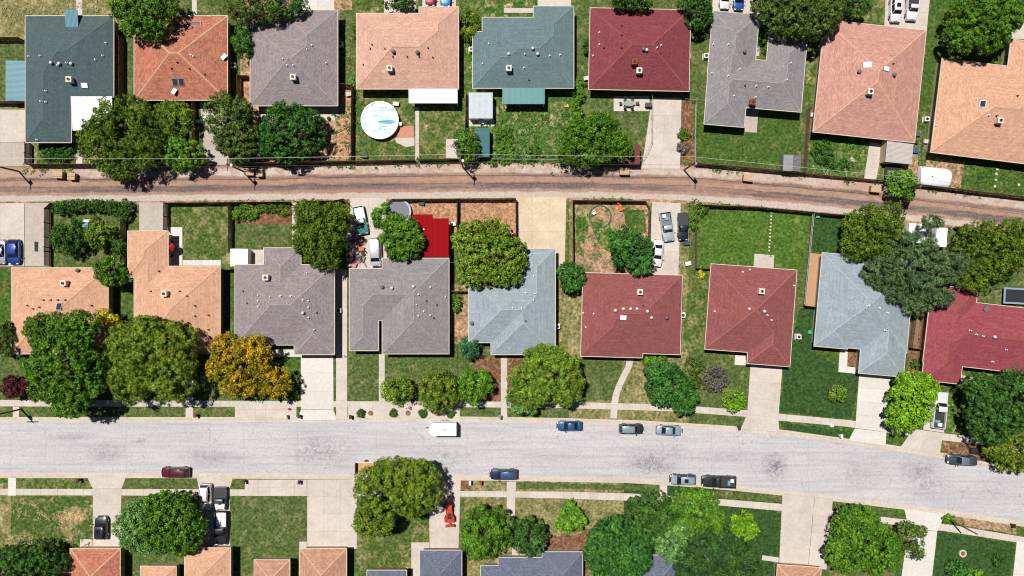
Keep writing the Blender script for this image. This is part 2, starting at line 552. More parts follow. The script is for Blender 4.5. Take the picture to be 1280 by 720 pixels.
# lots: one sheet of ground per yard
def lot(x0, x1, y0, y1, mat, name='lawn', z=.1):
    return poly(name, [(x0, y0), (x1, y0), (x1, y1), (x0, y1)], GR[mat], z)
def lot_alley_n(x0, x1, mat, ytop=-60, name='yard'):
    xs = [x0] + [x for x in range(int(x0 // 20 + 1) * 20, int(x1), 20)] + [x1]
    return poly(name, [(x0, ytop), (x1, ytop)] + [(x, atop(x) - 3.5) for x in reversed(xs)], GR[mat], .1)
for x0, x1, m in ((-200, 157, 'dry'), (157.3, 300, 'mid'), (300.3, 440, 'dirt'), (440.3, 582, 'patchy'), (582.3, 719, 'weedy'), (719.3, 858, 'mid'), (858.3, 1007, 'mid'), (1007.3, 1160, 'patchy'), (1160.3, 1480, 'lush')):
    lot_alley_n(x0, x1, m)
def lot_mid(x0, x1, mat, dx=0, name='yard'):
    ys = [abot(x0) + 3.5, nroad(x0) - 4]
    xs = [x for x in range(int(x0 // 20 + 1) * 20, int(x1), 20)]
    return poly(name, [(x, abot(x) + 3.5) for x in [x0] + xs + [x1]] + [(x + dx, nroad(x + dx) - 4.4) for x in reversed([x0] + xs + [x1])], GR[mat], .1)
for x0, x1, m in ((-200, 158, 'mid'), (158.3, 291, 'mid'), (291.3, 434, 'lush'), (434.3, 572, 'mid'), (572.3, 711, 'mid'), (711.3, 861, 'dry'), (861.3, 1012, 'mid'), (1012.3, 1160, 'lush'), (1160.3, 1480, 'mid')):
    lot_mid(x0, x1, m)
def lot_south(x0, x1, mat, name='yard'):
    xs = [x for x in range(int(x0 // 20 + 1) * 20, int(x1), 20)]
    return poly(name, [(x, sroad(x) + 4.4) for x in [x0] + xs + [x1]] + [(x1, 860), (x0, 860)], GR[mat], .1)
for x0, x1, m in ((-200, 130, 'patchy'), (130.3, 290, 'mid'), (290.3, 445, 'mid'), (445.3, 580, 'patchy'), (580.3, 780, 'dry'), (780.3, 970, 'dark'), (970.3, 1120, 'mid'), (1120.3, 1480, 'lush')):
    lot_south(x0, x1, m)
PATCH = [0]
def patch(pts, mat, name='lawn', z=0):
    PATCH[0] += 1
    q = []
    for i in range(len(pts)):
        a, b = Vector(pts[i]), Vector(pts[(i + 1) % len(pts)])
        n = max(1, int((b - a).length / 4))
        for k in range(n):
            p = a.lerp(b, k / n)
            q.append((p.x + random.uniform(-.9, .9), p.y + random.uniform(-.9, .9)))
    pts = q
    return poly(name, pts, GR[mat], .104 + .0005 * PATCH[0], .02)
# patches of other ground inside the lots
patch(rectpx(-20, 54, 31, 131), 'mid')
patch(rectpx(47, 181, 94, 207), 'lush')
patch(rectpx(422, 112, 442, 204), 'red', 'dirt_bed')
patch(rectpx(424, 12, 446, 108), 'mid')
patch(rectpx(302, 100, 313, 132), 'red', 'dirt_bed')
patch([(852, 124), (866, 130), (868, 206), (852, 206)], 'mulch', 'planting_bed')
patch([(868, 138), (1000, 145), (1003, 216), (867, 206)], 'lush')
patch([(1008, 168), (1040, 172), (1082, 180), (1076, 224), (1006, 218)], 'weedy')
patch([(1148, 20), (1183, 24), (1160, 168), (1146, 162)], 'lush')
patch([(1160, 196), (1206, 202), (1202, 236), (1150, 232)], 'dirt', 'dirt_yard')
patch([(1110, 184), (1148, 188), (1146, 228), (1106, 228)], 'dirt', 'dirt_yard')
patch([(1206, 204), (1278, 212), (1276, 246), (1200, 238)], 'lush')
patch(rectpx(70, 262, 155, 333), 'mid')
patch(rectpx(-10, 339, 15, 418), 'lush')
patch(rectpx(158, 344, 168, 410), 'lush')
patch(rectpx(213, 255, 289, 331), 'patchy')
patch(rectpx(292, 278, 364, 312), 'mid')
patch(rectpx(293, 254, 364, 280), 'mulch', 'planting_bed', .113)
patch(rectpx(433, 443, 473, 500), 'mid')
patch(rectpx(483, 252, 571, 300), 'red', 'dirt_yard')
patch(rectpx(574, 251, 645, 345), 'red', 'dirt_yard')
patch(rectpx(563, 355, 588, 430), 'dirt', 'dirt_yard')
patch([(594, 446), (626, 446), (626, 501), (604, 501), (590, 470)], 'mulch', 'planting_bed')
patch(rectpx(635, 447, 652, 500), 'mulch', 'planting_bed')
patch([(716, 252), (806, 254), (811, 262), (810, 345), (718, 345)], 'dirt', 'dirt_yard')
patch(rectpx(697, 345, 725, 500), 'dry')
patch([(726, 448), (780, 448), (768, 500), (704, 502), (700, 470)], 'mid')
patch([(868, 262), (1012, 268), (1004, 338), (870, 333)], 'fresh')
patch([(862, 336), (886, 338), (878, 440), (852, 440)], 'patchy')
patch([(1016, 270), (1062, 274), (1058, 318), (1014, 314)], 'dark')
patch([(1000, 385), (1018, 386), (1013, 440), (1075, 470), (1064, 524), (974, 515), (980, 460)], 'dark')
patch([(1018, 533), (1064, 540), (1062, 549), (980, 539), (976, 527)], 'dark', z=.1135)
patch([(1138, 400), (1156, 402), (1150, 474), (1134, 472)], 'mulch', 'planting_bed')
patch([(1112, 474), (1132, 474), (1128, 490), (1110, 490)], 'lush')
patch([(1184, 490), (1210, 494), (1214, 546), (1178, 538)], 'weedy')
patch([(1178, 551), (1240, 558), (1236, 578), (1180, 568)], 'mulch', 'planting_bed')
patch(rectpx(-20, 622, 14, 720), 'dry')
patch(rectpx(14, 622, 116, 720), 'bare')
patch(rectpx(290, 621, 384, 720), 'mid')
patch(rectpx(446, 660, 512, 712), 'patchy')
patch([(688, 684), (736, 660), (744, 700), (732, 720), (728, 688)], 'mulch', 'planting_bed')
patch([(680, 671), (742, 668), (736, 688), (680, 688)], 'mulch', 'planting_bed', .1125)
patch([(646, 602), (824, 607), (824, 614), (700, 611), (646, 611)], 'mid', z=.1135)
patch([(884, 612), (980, 619), (980, 629), (892, 622)], 'mid')
patch([(904, 634), (978, 641), (974, 696), (930, 704), (900, 690)], 'dark')
patch([(1184, 642), (1272, 656), (1270, 668), (1184, 654)], 'dirt', 'planting_bed')
patch([(1172, 664), (1268, 680), (1262, 730), (1164, 730)], 'dark')
patch([(158, 599), (247, 599), (247, 610), (158, 610)], 'mid')
patch([(575, 601), (593, 601), (589, 612), (572, 612)], 'mulch', 'brick_bed', .1135)

# paved areas in slabs: a bed with joints and each slab a part
def bil(q, u, v):
    a = Vector(q[0]).lerp(Vector(q[1]), u)
    b = Vector(q[3]).lerp(Vector(q[2]), u)
    return a.lerp(b, v)
def paved(name, q, nx, ny, mat, z=.15, gap=.026):
    bed = poly(name, q, M_JOINT, z - .012, .0)
    q = [P(x, y, z).to_2d() for x, y in q]
    wu, wv = (q[1] - q[0]).length, (q[3] - q[0]).length
    gu, gv = gap / 2 / max(wu, .1), gap / 2 / max(wv, .1)
    for i in range(nx):
        for j in range(ny):
            u0, u1, v0, v1 = i / nx + gu, (i + 1) / nx - gu, j / ny + gv, (j + 1) / ny - gv
            pts = [bil(q, u0, v0), bil(q, u1, v0), bil(q, u1, v1), bil(q, u0, v1)]
            MB().prism([tuple(p) for p in pts], z - .1, z + random.uniform(-.004, .004)).build('concrete_slab', mat, bed)
    return bed
# pavements (footpaths along the street)
WX = [-200, 0, 580, 700, 840, 932, 972, 1060, 1175, 1240, 1280, 1480]
WT = [500, 500, 502, 502, 506, 512.5, 517, 525, 541, 549, 557, 592]
WB = [508, 508, 509, 510, 514, 521, 525.5, 533.5, 550, 557.5, 565, 600]
EX = [-200, 0, 420, 600, 700, 790, 890, 980, 1110, 1182, 1272, 1480]
ET = [611, 611, 612, 614, 614.5, 617, 623, 630, 647, 655, 670, 705]
EB = [619, 619, 620, 621, 623, 626, 631, 639, 655, 664, 678, 713]
for xs, t_, b_ in ((WX, WT, WB), (EX, ET, EB)):
    bed = strip('pavement', step, lambda x: interp(xs, t_, x), lambda x: interp(xs, b_, x), .13, M_JOINT, 0)
    x = -196.0
    while x < 1460:
        a, b = x + .12, x + 10.6
        q = [P(a, interp(xs, t_, a), .14)[:2], P(b, interp(xs, t_, b), .14)[:2], P(b, interp(xs, b_, b), .14)[:2], P(a, interp(xs, b_, a), .14)[:2]]
        MB().prism(q, .05, .142 + random.uniform(-.003, .003)).build('paving_slab', M_CONC, bed)
        x += 10.72
PV = [
 ('driveway', rectpx(-30, 137, 32, 178), 2, 1, M_CONC), ('driveway', rectpx(-30, 178.3, 37, 208), 3, 1, M_CONCG),
 ('path', rectpx(95, -40, 103, 19), 1, 5, M_CONC), ('path', rectpx(95, 164, 103, 208), 1, 4, M_CONC), ('path', rectpx(240, -30, 246, 20), 1, 4, M_CONC),
 ('driveway', [(250, 128), (282, 128), (286, 206), (256, 206)], 1, 3, M_CONCG),
 ('driveway', rectpx(376, -40, 418, 14), 2, 2, M_CONCW), ('patio', rectpx(326, 134, 422, 151), 5, 1, M_CONC),
 ('path', rectpx(519, 134, 524, 202), 1, 6, M_CONC), ('patio', rectpx(480, -20, 520, 16), 2, 1, M_CONC), ('driveway', rectpx(528, -40, 570, 12), 2, 2, M_CONC),
 ('patio', rectpx(586, 150, 618, 158), 2, 1, M_CONC), ('driveway', rectpx(672, -40, 714, 10), 2, 2, M_CONC), ('patio', rectpx(630, 10, 668, 16), 2, 1, M_CONC),
 ('patio', rectpx(767, 120, 812, 139), 3, 1, M_CONC), ('driveway', [(815, 122), (852, 122), (850, 211), (802, 211)], 2, 4, M_CONC),
 ('driveway', [(893, -40), (948, -40), (944, 17), (890, 14)], 2, 2, M_CONC), ('patio', [(932, 134), (948, 136), (946, 166), (931, 165)], 1, 2, M_CONCG),
 ('path', [(944, 14), (951, 14), (949, 70), (942, 70)], 1, 4, M_CONC),
 ('driveway', [(1109, -40), (1166, -40), (1158, 44), (1105, 38)], 2, 3, M_CONC), ('driveway', [(1270, 20), (1330, 20), (1330, 52), (1262, 48)], 2, 1, M_CONC),
 ('path', [(1087, 178), (1104, 180), (1095, 225), (1080, 224)], 1, 3, M_CONC),
 ('driveway', rectpx(-30, 254, 30.5, 333), 2, 2, M_CONC), ('driveway', rectpx(31, 254, 62, 333), 1, 2, M_CONCG), ('driveway', rectpx(174, 253, 209, 289), 1, 1, M_CONCG),
 ('patio', rectpx(208, 284, 228, 332), 1, 2, M_CONCW), ('patio', rectpx(228.4, 325, 276, 332), 2, 1, M_CONCW), ('patio', rectpx(308, 312, 332, 332), 1, 1, M_CONC),
 ('path', rectpx(365, 254, 372, 312), 1, 6, M_CONC), ('driveway', [(438, 247), (483, 247), (484, 336), (436, 336)], 2, 3, M_CONC), ('driveway', rectpx(420, 336.5, 434, 524), 1, 8, M_CONC),
 ('driveway', [(645, 246), (708, 246), (706, 332), (646, 332)], 3, 2, concrete('stained_beige_concrete', C(232, 214, 186), C(206, 166, 122), .6)), ('path', rectpx(695, 332.4, 707, 342), 1, 1, M_CONC),
 ('driveway', [(815, 252), (851, 254), (848, 344), (811, 344)], 2, 3, M_CONC), ('patio', [(943, 317), (968, 319), (967, 336), (942, 334)], 1, 1, M_CONC),
 ('patio', [(1012, 316), (1028, 318), (1022, 384), (1006, 382)], 1, 1, plain('tan_decking', C(206, 160, 120), .8)),
 ('patio', rectpx(646, 318, 656, 322), 1, 1, M_CONC),
 ('driveway', [(376, 443), (416.5, 443), (417, 512), (376, 512)], 1, 3, M_CONCW), ('driveway', [(376, 512.4), (417, 512.4), (421.5, 525.5), (371, 525.5)], 1, 1, M_CONCW),
 ('path', rectpx(293.5, 502, 370.6, 521.6), 6, 2, M_CONC), ('porch_floor', rectpx(330, 437, 378, 446), 3, 1, M_CONCW),
 ('path', rectpx(434.5, 502, 575, 521.5), 9, 1, M_CONC), ('path', rectpx(473.5, 440, 481, 501.6), 1, 5, M_CONC), ('path', rectpx(626, 443, 634, 522), 1, 7, M_CONC),
 ('path', rectpx(16, 508.3, 24, 521.5), 1, 1, M_CONC), ('path', rectpx(232, 470, 241.5, 521.5), 1, 4, M_CONC),
 ('driveway', [(938, 456), (978, 459), (973, 522), (934, 518)], 1, 3, M_CONC), ('driveway', [(933.5, 518.4), (973, 522.4), (974, 540), (926, 536.5)], 1, 1, M_CONC),
 ('porch_floor', [(919, 444), (937, 445), (935, 457), (918, 456)], 1, 1, M_CONCW),
 ('driveway', [(1074, 468), (1113, 470), (1108, 540), (1069, 535)], 1, 4, M_CONCW), ('driveway', [(1068.8, 535.4), (1108, 540.4), (1107, 557), (1060.5, 550.5)], 1, 1, M_CONCW),
 ('porch_floor', [(1050, 434), (1060, 434), (1059, 458), (1075, 460), (1074, 467.6), (1048, 465)], 0, 0, M_CONCW),
 ('driveway', [(1160, 488), (1186, 491), (1180, 541), (1154, 537)], 1, 2, M_CONC), ('driveway', [(1142, 536), (1179, 541.4), (1175, 566.5), (1126, 558.5)], 2, 1, M_CONC),
 ('porch_floor', [(1202, 469), (1216, 471), (1213, 482), (1200, 481)], 1, 1, M_CONC),
 ('driveway', [(109, 596.6), (157.5, 596.6), (152, 611), (116, 611)], 1, 1, M_CONC), ('driveway', [(116, 611.4), (152, 611.4), (150, 686), (116, 686)], 1, 4, M_CONC), ('porch_floor', rectpx(100, 674, 115.6, 686), 1, 1, M_CONC),
 ('driveway', [(246, 597.6), (291, 597.6), (287, 612), (249, 612)], 2, 1, M_CONC), ('driveway', [(249, 612.4), (287, 612.4), (288, 686), (250, 686)], 2, 4, M_CONC),
 ('path', rectpx(306, 599.5, 383.5, 620), 5, 2, M_CONC), ('driveway', rectpx(384, 599.4, 446, 686), 3, 4, M_CONC), ('path', rectpx(374, 677, 383.6, 720), 1, 3, M_CONC),
 ('driveway', [(536, 599.8), (576, 600.6), (573, 688), (537, 688)], 1, 4, M_CONC), ('path', rectpx(514, 678, 536.6, 720), 1, 2, M_CONC),
 ('path', [(633.5, 602), (645, 602), (643, 660), (633.5, 660)], 1, 5, M_CONC), ('path', rectpx(824.5, 606, 834, 622), 1, 1, M_CONC), ('path', rectpx(640, 680, 680, 700), 2, 1, M_CONC),
 ('driveway', [(978, 618), (1018, 622), (1010, 709), (974, 704)], 1, 4, M_CONC), ('driveway', [(1018.4, 622), (1041, 625.5), (1033, 712), (1010.4, 709)], 1, 4, M_CONC), ('path', [(953, 694), (974, 697), (973, 703), (952, 700)], 1, 1, M_CONC),
 ('driveway', [(1130, 635.5), (1181, 643), (1172, 664), (1136, 660)], 2, 1, M_CONCW), ('driveway', [(1135.6, 660.4), (1171.6, 664.4), (1163, 740), (1124, 740)], 1, 4, M_CONCW),
 ('driveway', [(1271, 676), (1330, 684), (1330, 760), (1262, 760)], 2, 4, M_CONCW), ('path', rectpx(10, 597.5, 20, 619.5), 1, 2, M_CONCW),
]
for k, (nm, q, nx, ny, m) in enumerate(PV):
    z = .156 + .0013 * (k % 9)
    if nx: paved(nm, q, nx, ny, m, z)
    else: poly(nm, q, m, z, 0)
patch([(1061, 436), (1073, 437), (1072, 458), (1060, 457)], 'mulch', 'planting_bed')
paved('deck', [(1139, 398), (1150, 400), (1146, 432), (1135, 431)], 1, 12, M_WOOD, .2)
patch([(718, 260), (732, 262), (736, 285), (730, 304), (720, 300)], 'weedy', 'weed_patch')
patch([(778, 262), (806, 262), (808, 290), (796, 296), (782, 280)], 'lush', 'weed_patch')
patch([(738, 276), (762, 280), (770, 300), (764, 316), (752, 310), (742, 292)], 'weedy', 'weed_patch')
# winding garden path of the red roofed house
pts = [(788, 446), (786, 458), (780, 470), (774, 482), (770, 494), (768, 506), (767, 523)]
bed = None
for i in range(len(pts) - 1):
    (xa, ya), (xb, yb) = pts[i], pts[i + 1]
    w = 4.2
    q = [(xa - w, ya + .15), (xa + w, ya + .15), (xb + w, yb - .15), (xb - w, yb - .15)]
    if bed is None: bed = structure('path', MB().prism([P(x - w, y)[:2] for x, y in pts] + [P(x + w, y)[:2] for x, y in reversed(pts)], 0, .148), M_JOINT)
    MB().prism([P(x, y, .16)[:2] for x, y in q], .05, .163).build('concrete_slab', M_CONC, bed)
poly('patio', [(497, 158), (517, 157), (518, 182), (508, 183.5), (495, 175), (494, 172), (497, 171)], M_PINK, .15, 0)
poly('patio', [(494, 172.5), (518, 172), (518, 182), (508, 184), (495, 178)], M_CONC, .154, 0)
#PART2
# ---------------------------------------------------------------- houses
def union_loops(rects):
    xs = sorted({round(v, 4) for r in rects for v in (r[0], r[2])})
    ys = sorted({round(v, 4) for r in rects for v in (r[1], r[3])})
    ins = lambda x, y: any(r[0] < x < r[2] and r[1] < y < r[3] for r in rects)
    cell = [[ins((xs[i] + xs[i + 1]) / 2, (ys[j] + ys[j + 1]) / 2) for j in range(len(ys) - 1)] for i in range(len(xs) - 1)]
    g = lambda i, j: 0 <= i < len(xs) - 1 and 0 <= j < len(ys) - 1 and cell[i][j]
    nxt = {}
    for i in range(len(xs) - 1):
        for j in range(len(ys) - 1):
            if not cell[i][j]: continue
            for (a, b, ok) in (((i, j), (i + 1, j), g(i, j - 1)), ((i + 1, j), (i + 1, j + 1), g(i + 1, j)), ((i + 1, j + 1), (i, j + 1), g(i, j + 1)), ((i, j + 1), (i, j), g(i - 1, j))):
                if not ok: nxt[a] = b
    loops = []
    while nxt:
        st = a = next(iter(nxt))
        lp = []
        while a in nxt:
            lp.append(a); a = nxt.pop(a)
        q = []
        n = len(lp)
        for k in range(n):
            p0, p1, p2 = lp[k - 1], lp[k], lp[(k + 1) % n]
            if not ((p0[0] == p1[0] == p2[0]) or (p0[1] == p1[1] == p2[1])): q.append((xs[p1[0]], ys[p1[1]]))
        loops.append(q)
    return cell, xs, ys, loops
def offset_loop(lp, d):
    n = len(lp); out = []
    for k in range(n):
        p0, p1, p2 = Vector(lp[k - 1]), Vector(lp[k]), Vector(lp[(k + 1) % n])
        a, b = (p1 - p0).normalized(), (p2 - p1).normalized()
        na, nb = Vector((a.y, -a.x)), Vector((b.y, -b.x))
        out.append(tuple(p1 + (na + nb) * d))
    return out
def roof_z(rects, x, y, k):
    best = 0
    for r in rects:
        h = min(x - r[0], r[2] - x, y - r[1], r[3] - y)
        if h > best: best = h
    return best * k

HOUSES = []
VENT_MESH = {}
def vent_mesh(kind):
    if kind in VENT_MESH: return VENT_MESH[kind]
    mb = MB()
    if kind in 'pd': mb.lathe([(.16, -.3), (.15, .12), (.1, .16), (.085, .42), (.1, .44), (.1, .47), (.02, .47)], 10); mt = M_WHITE if kind == 'p' else M_DARK
    elif kind == 't': mb.lathe([(.16, -.3), (.16, .2), (.24, .26), (.3, .36), (.27, .46), (.16, .54), (.03, .56)], 14); mt = plain('vent_white', C(226, 222, 222), .6)
    elif kind == 'u': mb.lathe([(.2, -.3), (.2, .2), (.3, .26), (.36, .38), (.33, .5), (.2, .6), (.03, .62)], 14); mt = plain('grey_vent_metal', C(120, 110, 110), .6)
    elif kind == 'x': mb.box(-.45, -.3, -.3, .45, .3, .42).box(-.5, -.35, .42, .5, .35, .5); mt = M_METAL
    VENT_MESH[kind] = mb.mesh({'p': 'vent_pipe', 'd': 'vent_pipe', 't': 'roof_turbine', 'u': 'roof_turbine', 'x': 'vent_box'}[kind], 40)
    VENT_MESH[kind].materials.append(mt)
    return VENT_MESH[kind]
WIN = {}
def win_mesh():
    if not WIN:
        m = MB().box(-.7, -.05, -.6, .7, .05, -.5).box(-.7, -.05, .5, .7, .05, .6).box(-.7, -.05, -.5, -.6, .05, .5).box(.6, -.05, -.5, .7, .05, .5).box(-.035, -.05, -.5, .035, .05, .5).mesh('window')
        m.materials.append(M_CREAM)
        p = MB().box(-.6, -.02, -.5, .6, .02, .5).mesh('pane')
        p.materials.append(M_GLASSW)
        d = MB().box(-.48, -.05, -1.05, .48, .06, 1.05).mesh('door')
        d.materials.append(plain('door_paint', C(120, 90, 70), .5))
        h = MB().lathe([(.03, -.03), (.035, .0), (.03, .03)], 8).mesh('handle')
        h.materials.append(M_METAL)
        WIN.update(w=m, p=p, d=d, h=h)
    return WIN

def house(label, corners, ang, roofmat, wallmat, vents='', eave=2.75, k=.34, garage=None, capmat=None, gutter=None, smooth=None):
    """corners: list of (x0,y0,x1,y1), two opposite corners of each roof block as measured in the photograph"""
    a = math.radians(ang)
    c0 = corners[0]
    piv = ((c0[0] + c0[2]) / 2, (c0[1] + c0[3]) / 2)
    f = S * (D - eave) / D
    co, si = math.cos(a), math.sin(a)
    def tolocal(px, py, z=None):
        dx, dy = px - piv[0], py - piv[1]
        u, v = dx * co + dy * si, -dx * si + dy * co
        if z is None: return (u * f, -v * f)
        w = P(px, py, z) - P(piv[0], piv[1], eave)
        return (w.x * co - w.y * si, w.x * si + w.y * co)
    rects = []
    for x0, y0, x1, y1 in corners:
        p, q = tolocal(x0, y0), tolocal(x1, y1)
        rects.append(tuple(round(t, 2) for t in (min(p[0], q[0]), min(p[1], q[1]), max(p[0], q[0]), max(p[1], q[1]))))
    base = P(piv[0], piv[1], eave); base.z = .1
    root = empty('house', base, -a, label, 'house', 'houses along the street and the alley')
    ez = eave - .1
    # roof: plan mesh cut along every possible ridge, hip and valley line, then lifted
    cell, xs, ys, loops = union_loops(rects)
    bm = bmesh.new()
    vd = {}
    def vv(x, y):
        if (x, y) not in vd: vd[(x, y)] = bm.verts.new((x, y, 0))
        return vd[(x, y)]
    for i in range(len(xs) - 1):
        for j in range(len(ys) - 1):
            if cell[i][j]: bm.faces.new([vv(xs[i], ys[j]), vv(xs[i + 1], ys[j]), vv(xs[i + 1], ys[j + 1]), vv(xs[i], ys[j + 1])])
    fl = []
    for r in rects: fl += [(1, 0, -r[0]), (-1, 0, r[2]), (0, 1, -r[1]), (0, -1, r[3])]
    seen = set()
    for i in range(len(fl)):
        for j in range(i):
            A, B, Cc = fl[i][0] - fl[j][0], fl[i][1] - fl[j][1], fl[i][2] - fl[j][2]
            n = math.hypot(A, B)
            if n < 1e-6: continue
            if A < 0 or (A == 0 and B < 0): A, B, Cc = -A, -B, -Cc
            key = (round(A / n, 3), round(B / n, 3), round(Cc / n, 2))
            if key in seen: continue
            seen.add(key)
            no = Vector((A / n, B / n, 0))
            bmesh.ops.bisect_plane(bm, geom=bm.verts[:] + bm.edges[:] + bm.faces[:], dist=1e-3, plane_co=no * (-Cc / n), plane_no=no)
    bmesh.ops.remove_doubles(bm, verts=bm.verts, dist=.01)
    for v in bm.verts: v.co.z = ez + roof_z(rects, v.co.x, v.co.y, k)
    bm.normal_update()
    for fc in bm.faces:
        if fc.normal.z < 0: fc.normal_flip()
    # ridge and hip cap strips
    capl, lines = [], {}
    for e in bm.edges:
        if len(e.link_faces) != 2: continue
        f0, f1 = e.link_faces
        if f0.normal.length < .5 or f1.normal.length < .5 or f0.normal.angle(f1.normal) < .12: continue
        if f0.calc_area() < .01 or f1.calc_area() < .01: continue
        m = (e.verts[0].co + e.verts[1].co) / 2
        if (f0.calc_center_median() - m).dot(f1.normal) > -1e-4: continue      # valley
        d = (e.verts[1].co - e.verts[0].co)
        if d.length < .03: continue
        d.normalize()
        if d.x < -1e-3 or (abs(d.x) <= 1e-3 and d.y < 0): d = -d
        foot = m - d * m.dot(d)
        ns = sorted([f0.normal.copy(), f1.normal.copy()], key=lambda q: (round(q.x, 1), round(q.y, 1)))
        key = tuple(round(q, 1) for q in d) + tuple(round(q * 4) for q in foot)
        ts = sorted((v.co.dot(d) for v in e.verts))
        lines.setdefault(key, []).append((ts[0], ts[1], d, foot, ns))
    for segs in lines.values():
        segs.sort(key=lambda q: q[0])
        runs = []
        for t0, t1, d, foot, ns in segs:
            if runs and t0 - runs[-1][1] < .06: runs[-1][1] = max(runs[-1][1], t1)
            else: runs.append([t0, t1, d, foot, ns])
        for t0, t1, d, foot, ns in runs:
            L = t1 - t0
            if L < .7: continue
            nseg = max(1, int(L / .42))
            sides = []
            for q in (0, 1):
                s_ = ns[q].cross(d).normalized()
                if s_.dot(ns[1 - q]) > 0: s_ = -s_
                sides.append((s_, ns[q]))
            up = Vector((0, 0, 1))
            caps = MB(); capl.append(caps)
            for q in range(nseg):
                pa, pb = foot + d * (t0 + L * q / nseg), foot + d * (t0 + L * (q + 1) / nseg + .02)
                vs = []
                for p, h in ((pa, .03), (pb, .055)):
                    vs += [p + sides[0][0] * .14 + sides[0][1] * (h - .025), p + up * (h + .02), p + sides[1][0] * .14 + sides[1][1] * (h - .025)]
                n_ = len(caps.v)
                caps.v += [tuple(x) for x in vs]
                caps.f += [(n_, n_ + 1, n_ + 4, n_ + 3), (n_ + 1, n_ + 2, n_ + 5, n_ + 4)]
                if q: caps.f += [(n_ - 3, n_, n_ + 1, n_ - 2), (n_ - 2, n_ + 1, n_ + 2, n_ - 1)]
    # underside and fascia
    out = loops[0] if len(loops) == 1 else max(loops, key=len)
    bot = ez - .13
    nb = [bm.verts.new((x, y, bot)) for x, y in out]
    bm.faces.new(nb[::-1])
    tp = {}
    for v in bm.verts: tp[(round(v.co.x, 2), round(v.co.y, 2), v.co.z > ez - .05)] = v
    for q in range(len(out)):
        a0, a1 = out[q], out[(q + 1) % len(out)]
        t0 = bm.verts.new((a0[0], a0[1], ez)); t1 = bm.verts.new((a1[0], a1[1], ez))
        bm.faces.new([nb[q], nb[(q + 1) % len(out)], t1, t0])
    me = bpy.data.meshes.new('roof')
    bm.to_mesh(me)
    bm.free()
    uv = me.uv_layers.new(name='UVMap')
    for p in me.polygons:
        n = p.normal
        h = Vector((n.x, n.y, 0))
        if h.length < .05: h = Vector((0, 1, 0))
        h.normalize()
        t = Vector((-h.y, h.x, 0))
        for li in p.loop_indices:
            c = me.vertices[me.loops[li].vertex_index].co
            uv.data[li].uv = (c.dot(t) + 37, c.dot(h) * math.sqrt(1 + k * k) + 53)
    roof = link('roof', me, roofmat, root)
    for caps in capl: caps.build('ridge_cap', capmat or CAPC[roofmat.name], roof)
    # gutter: open box section round the eaves
    o1, o0 = offset_loop(out, .11), offset_loop(out, .004)
    n = len(out)
    mb = MB()
    z0, z1 = ez - .12, ez + .03
    mb.add([(x, y, z) for lp, z in ((o0, z0), (o1, z0), (o1, z1), (o0, z1)) for x, y in lp],
           [(r * n + i, ((r + 1) % 4) * n + i, ((r + 1) % 4) * n + (i + 1) % n, r * n + (i + 1) % n) for r in range(4) for i in range(n)])
    mb.build('gutter', gutter or M_CREAM, roof)
    # walls, windows and a door
    ir = [(r[0] + .5, r[1] + .5, r[2] - .5, r[3] - .5) for r in rects if r[2] - r[0] > 1.6 and r[3] - r[1] > 1.6]
    wl = max(union_loops(ir)[3], key=len)
    mb = MB(); mb.prism(wl, -.1, bot + .02)
    wall = mb.build('wall', wallmat, root)
    W = win_mesh()
    nw = 0
    for q in range(len(wl)):
        p0, p1 = Vector(wl[q]), Vector(wl[(q + 1) % len(wl)])
        L = (p1 - p0).length
        if L < 3.4: continue
        t = (p1 - p0) / L
        az = math.atan2(t.y, t.x)
        cnt = max(1, int(L / 4.2))
        for r in range(cnt):
            pp = p0 + t * (L * (r + .5) / cnt)
            nrm = Vector((t.y, -t.x))
            if nw == 1:
                d = link('door', W['d'], None, root); d.location = (pp.x + nrm.x * .01, pp.y + nrm.y * .01, 1.1); d.rotation_euler = (0, 0, az)
                hd = link('handle', W['h'], None, d); hd.location = (.38, -.09, 0)
            else:
                w = link('window', W['w'], None, root); w.location = (pp.x, pp.y, 1.55); w.rotation_euler = (0, 0, az)
                link('pane', W['p'], None, w)
            nw += 1
    def at(px, py):
        z = eave + 1
        for _ in range(5):
            x, y = tolocal(px, py, z)
            z = ez + .1 + roof_z(rects, x, y, k)
        return x, y, z - .1
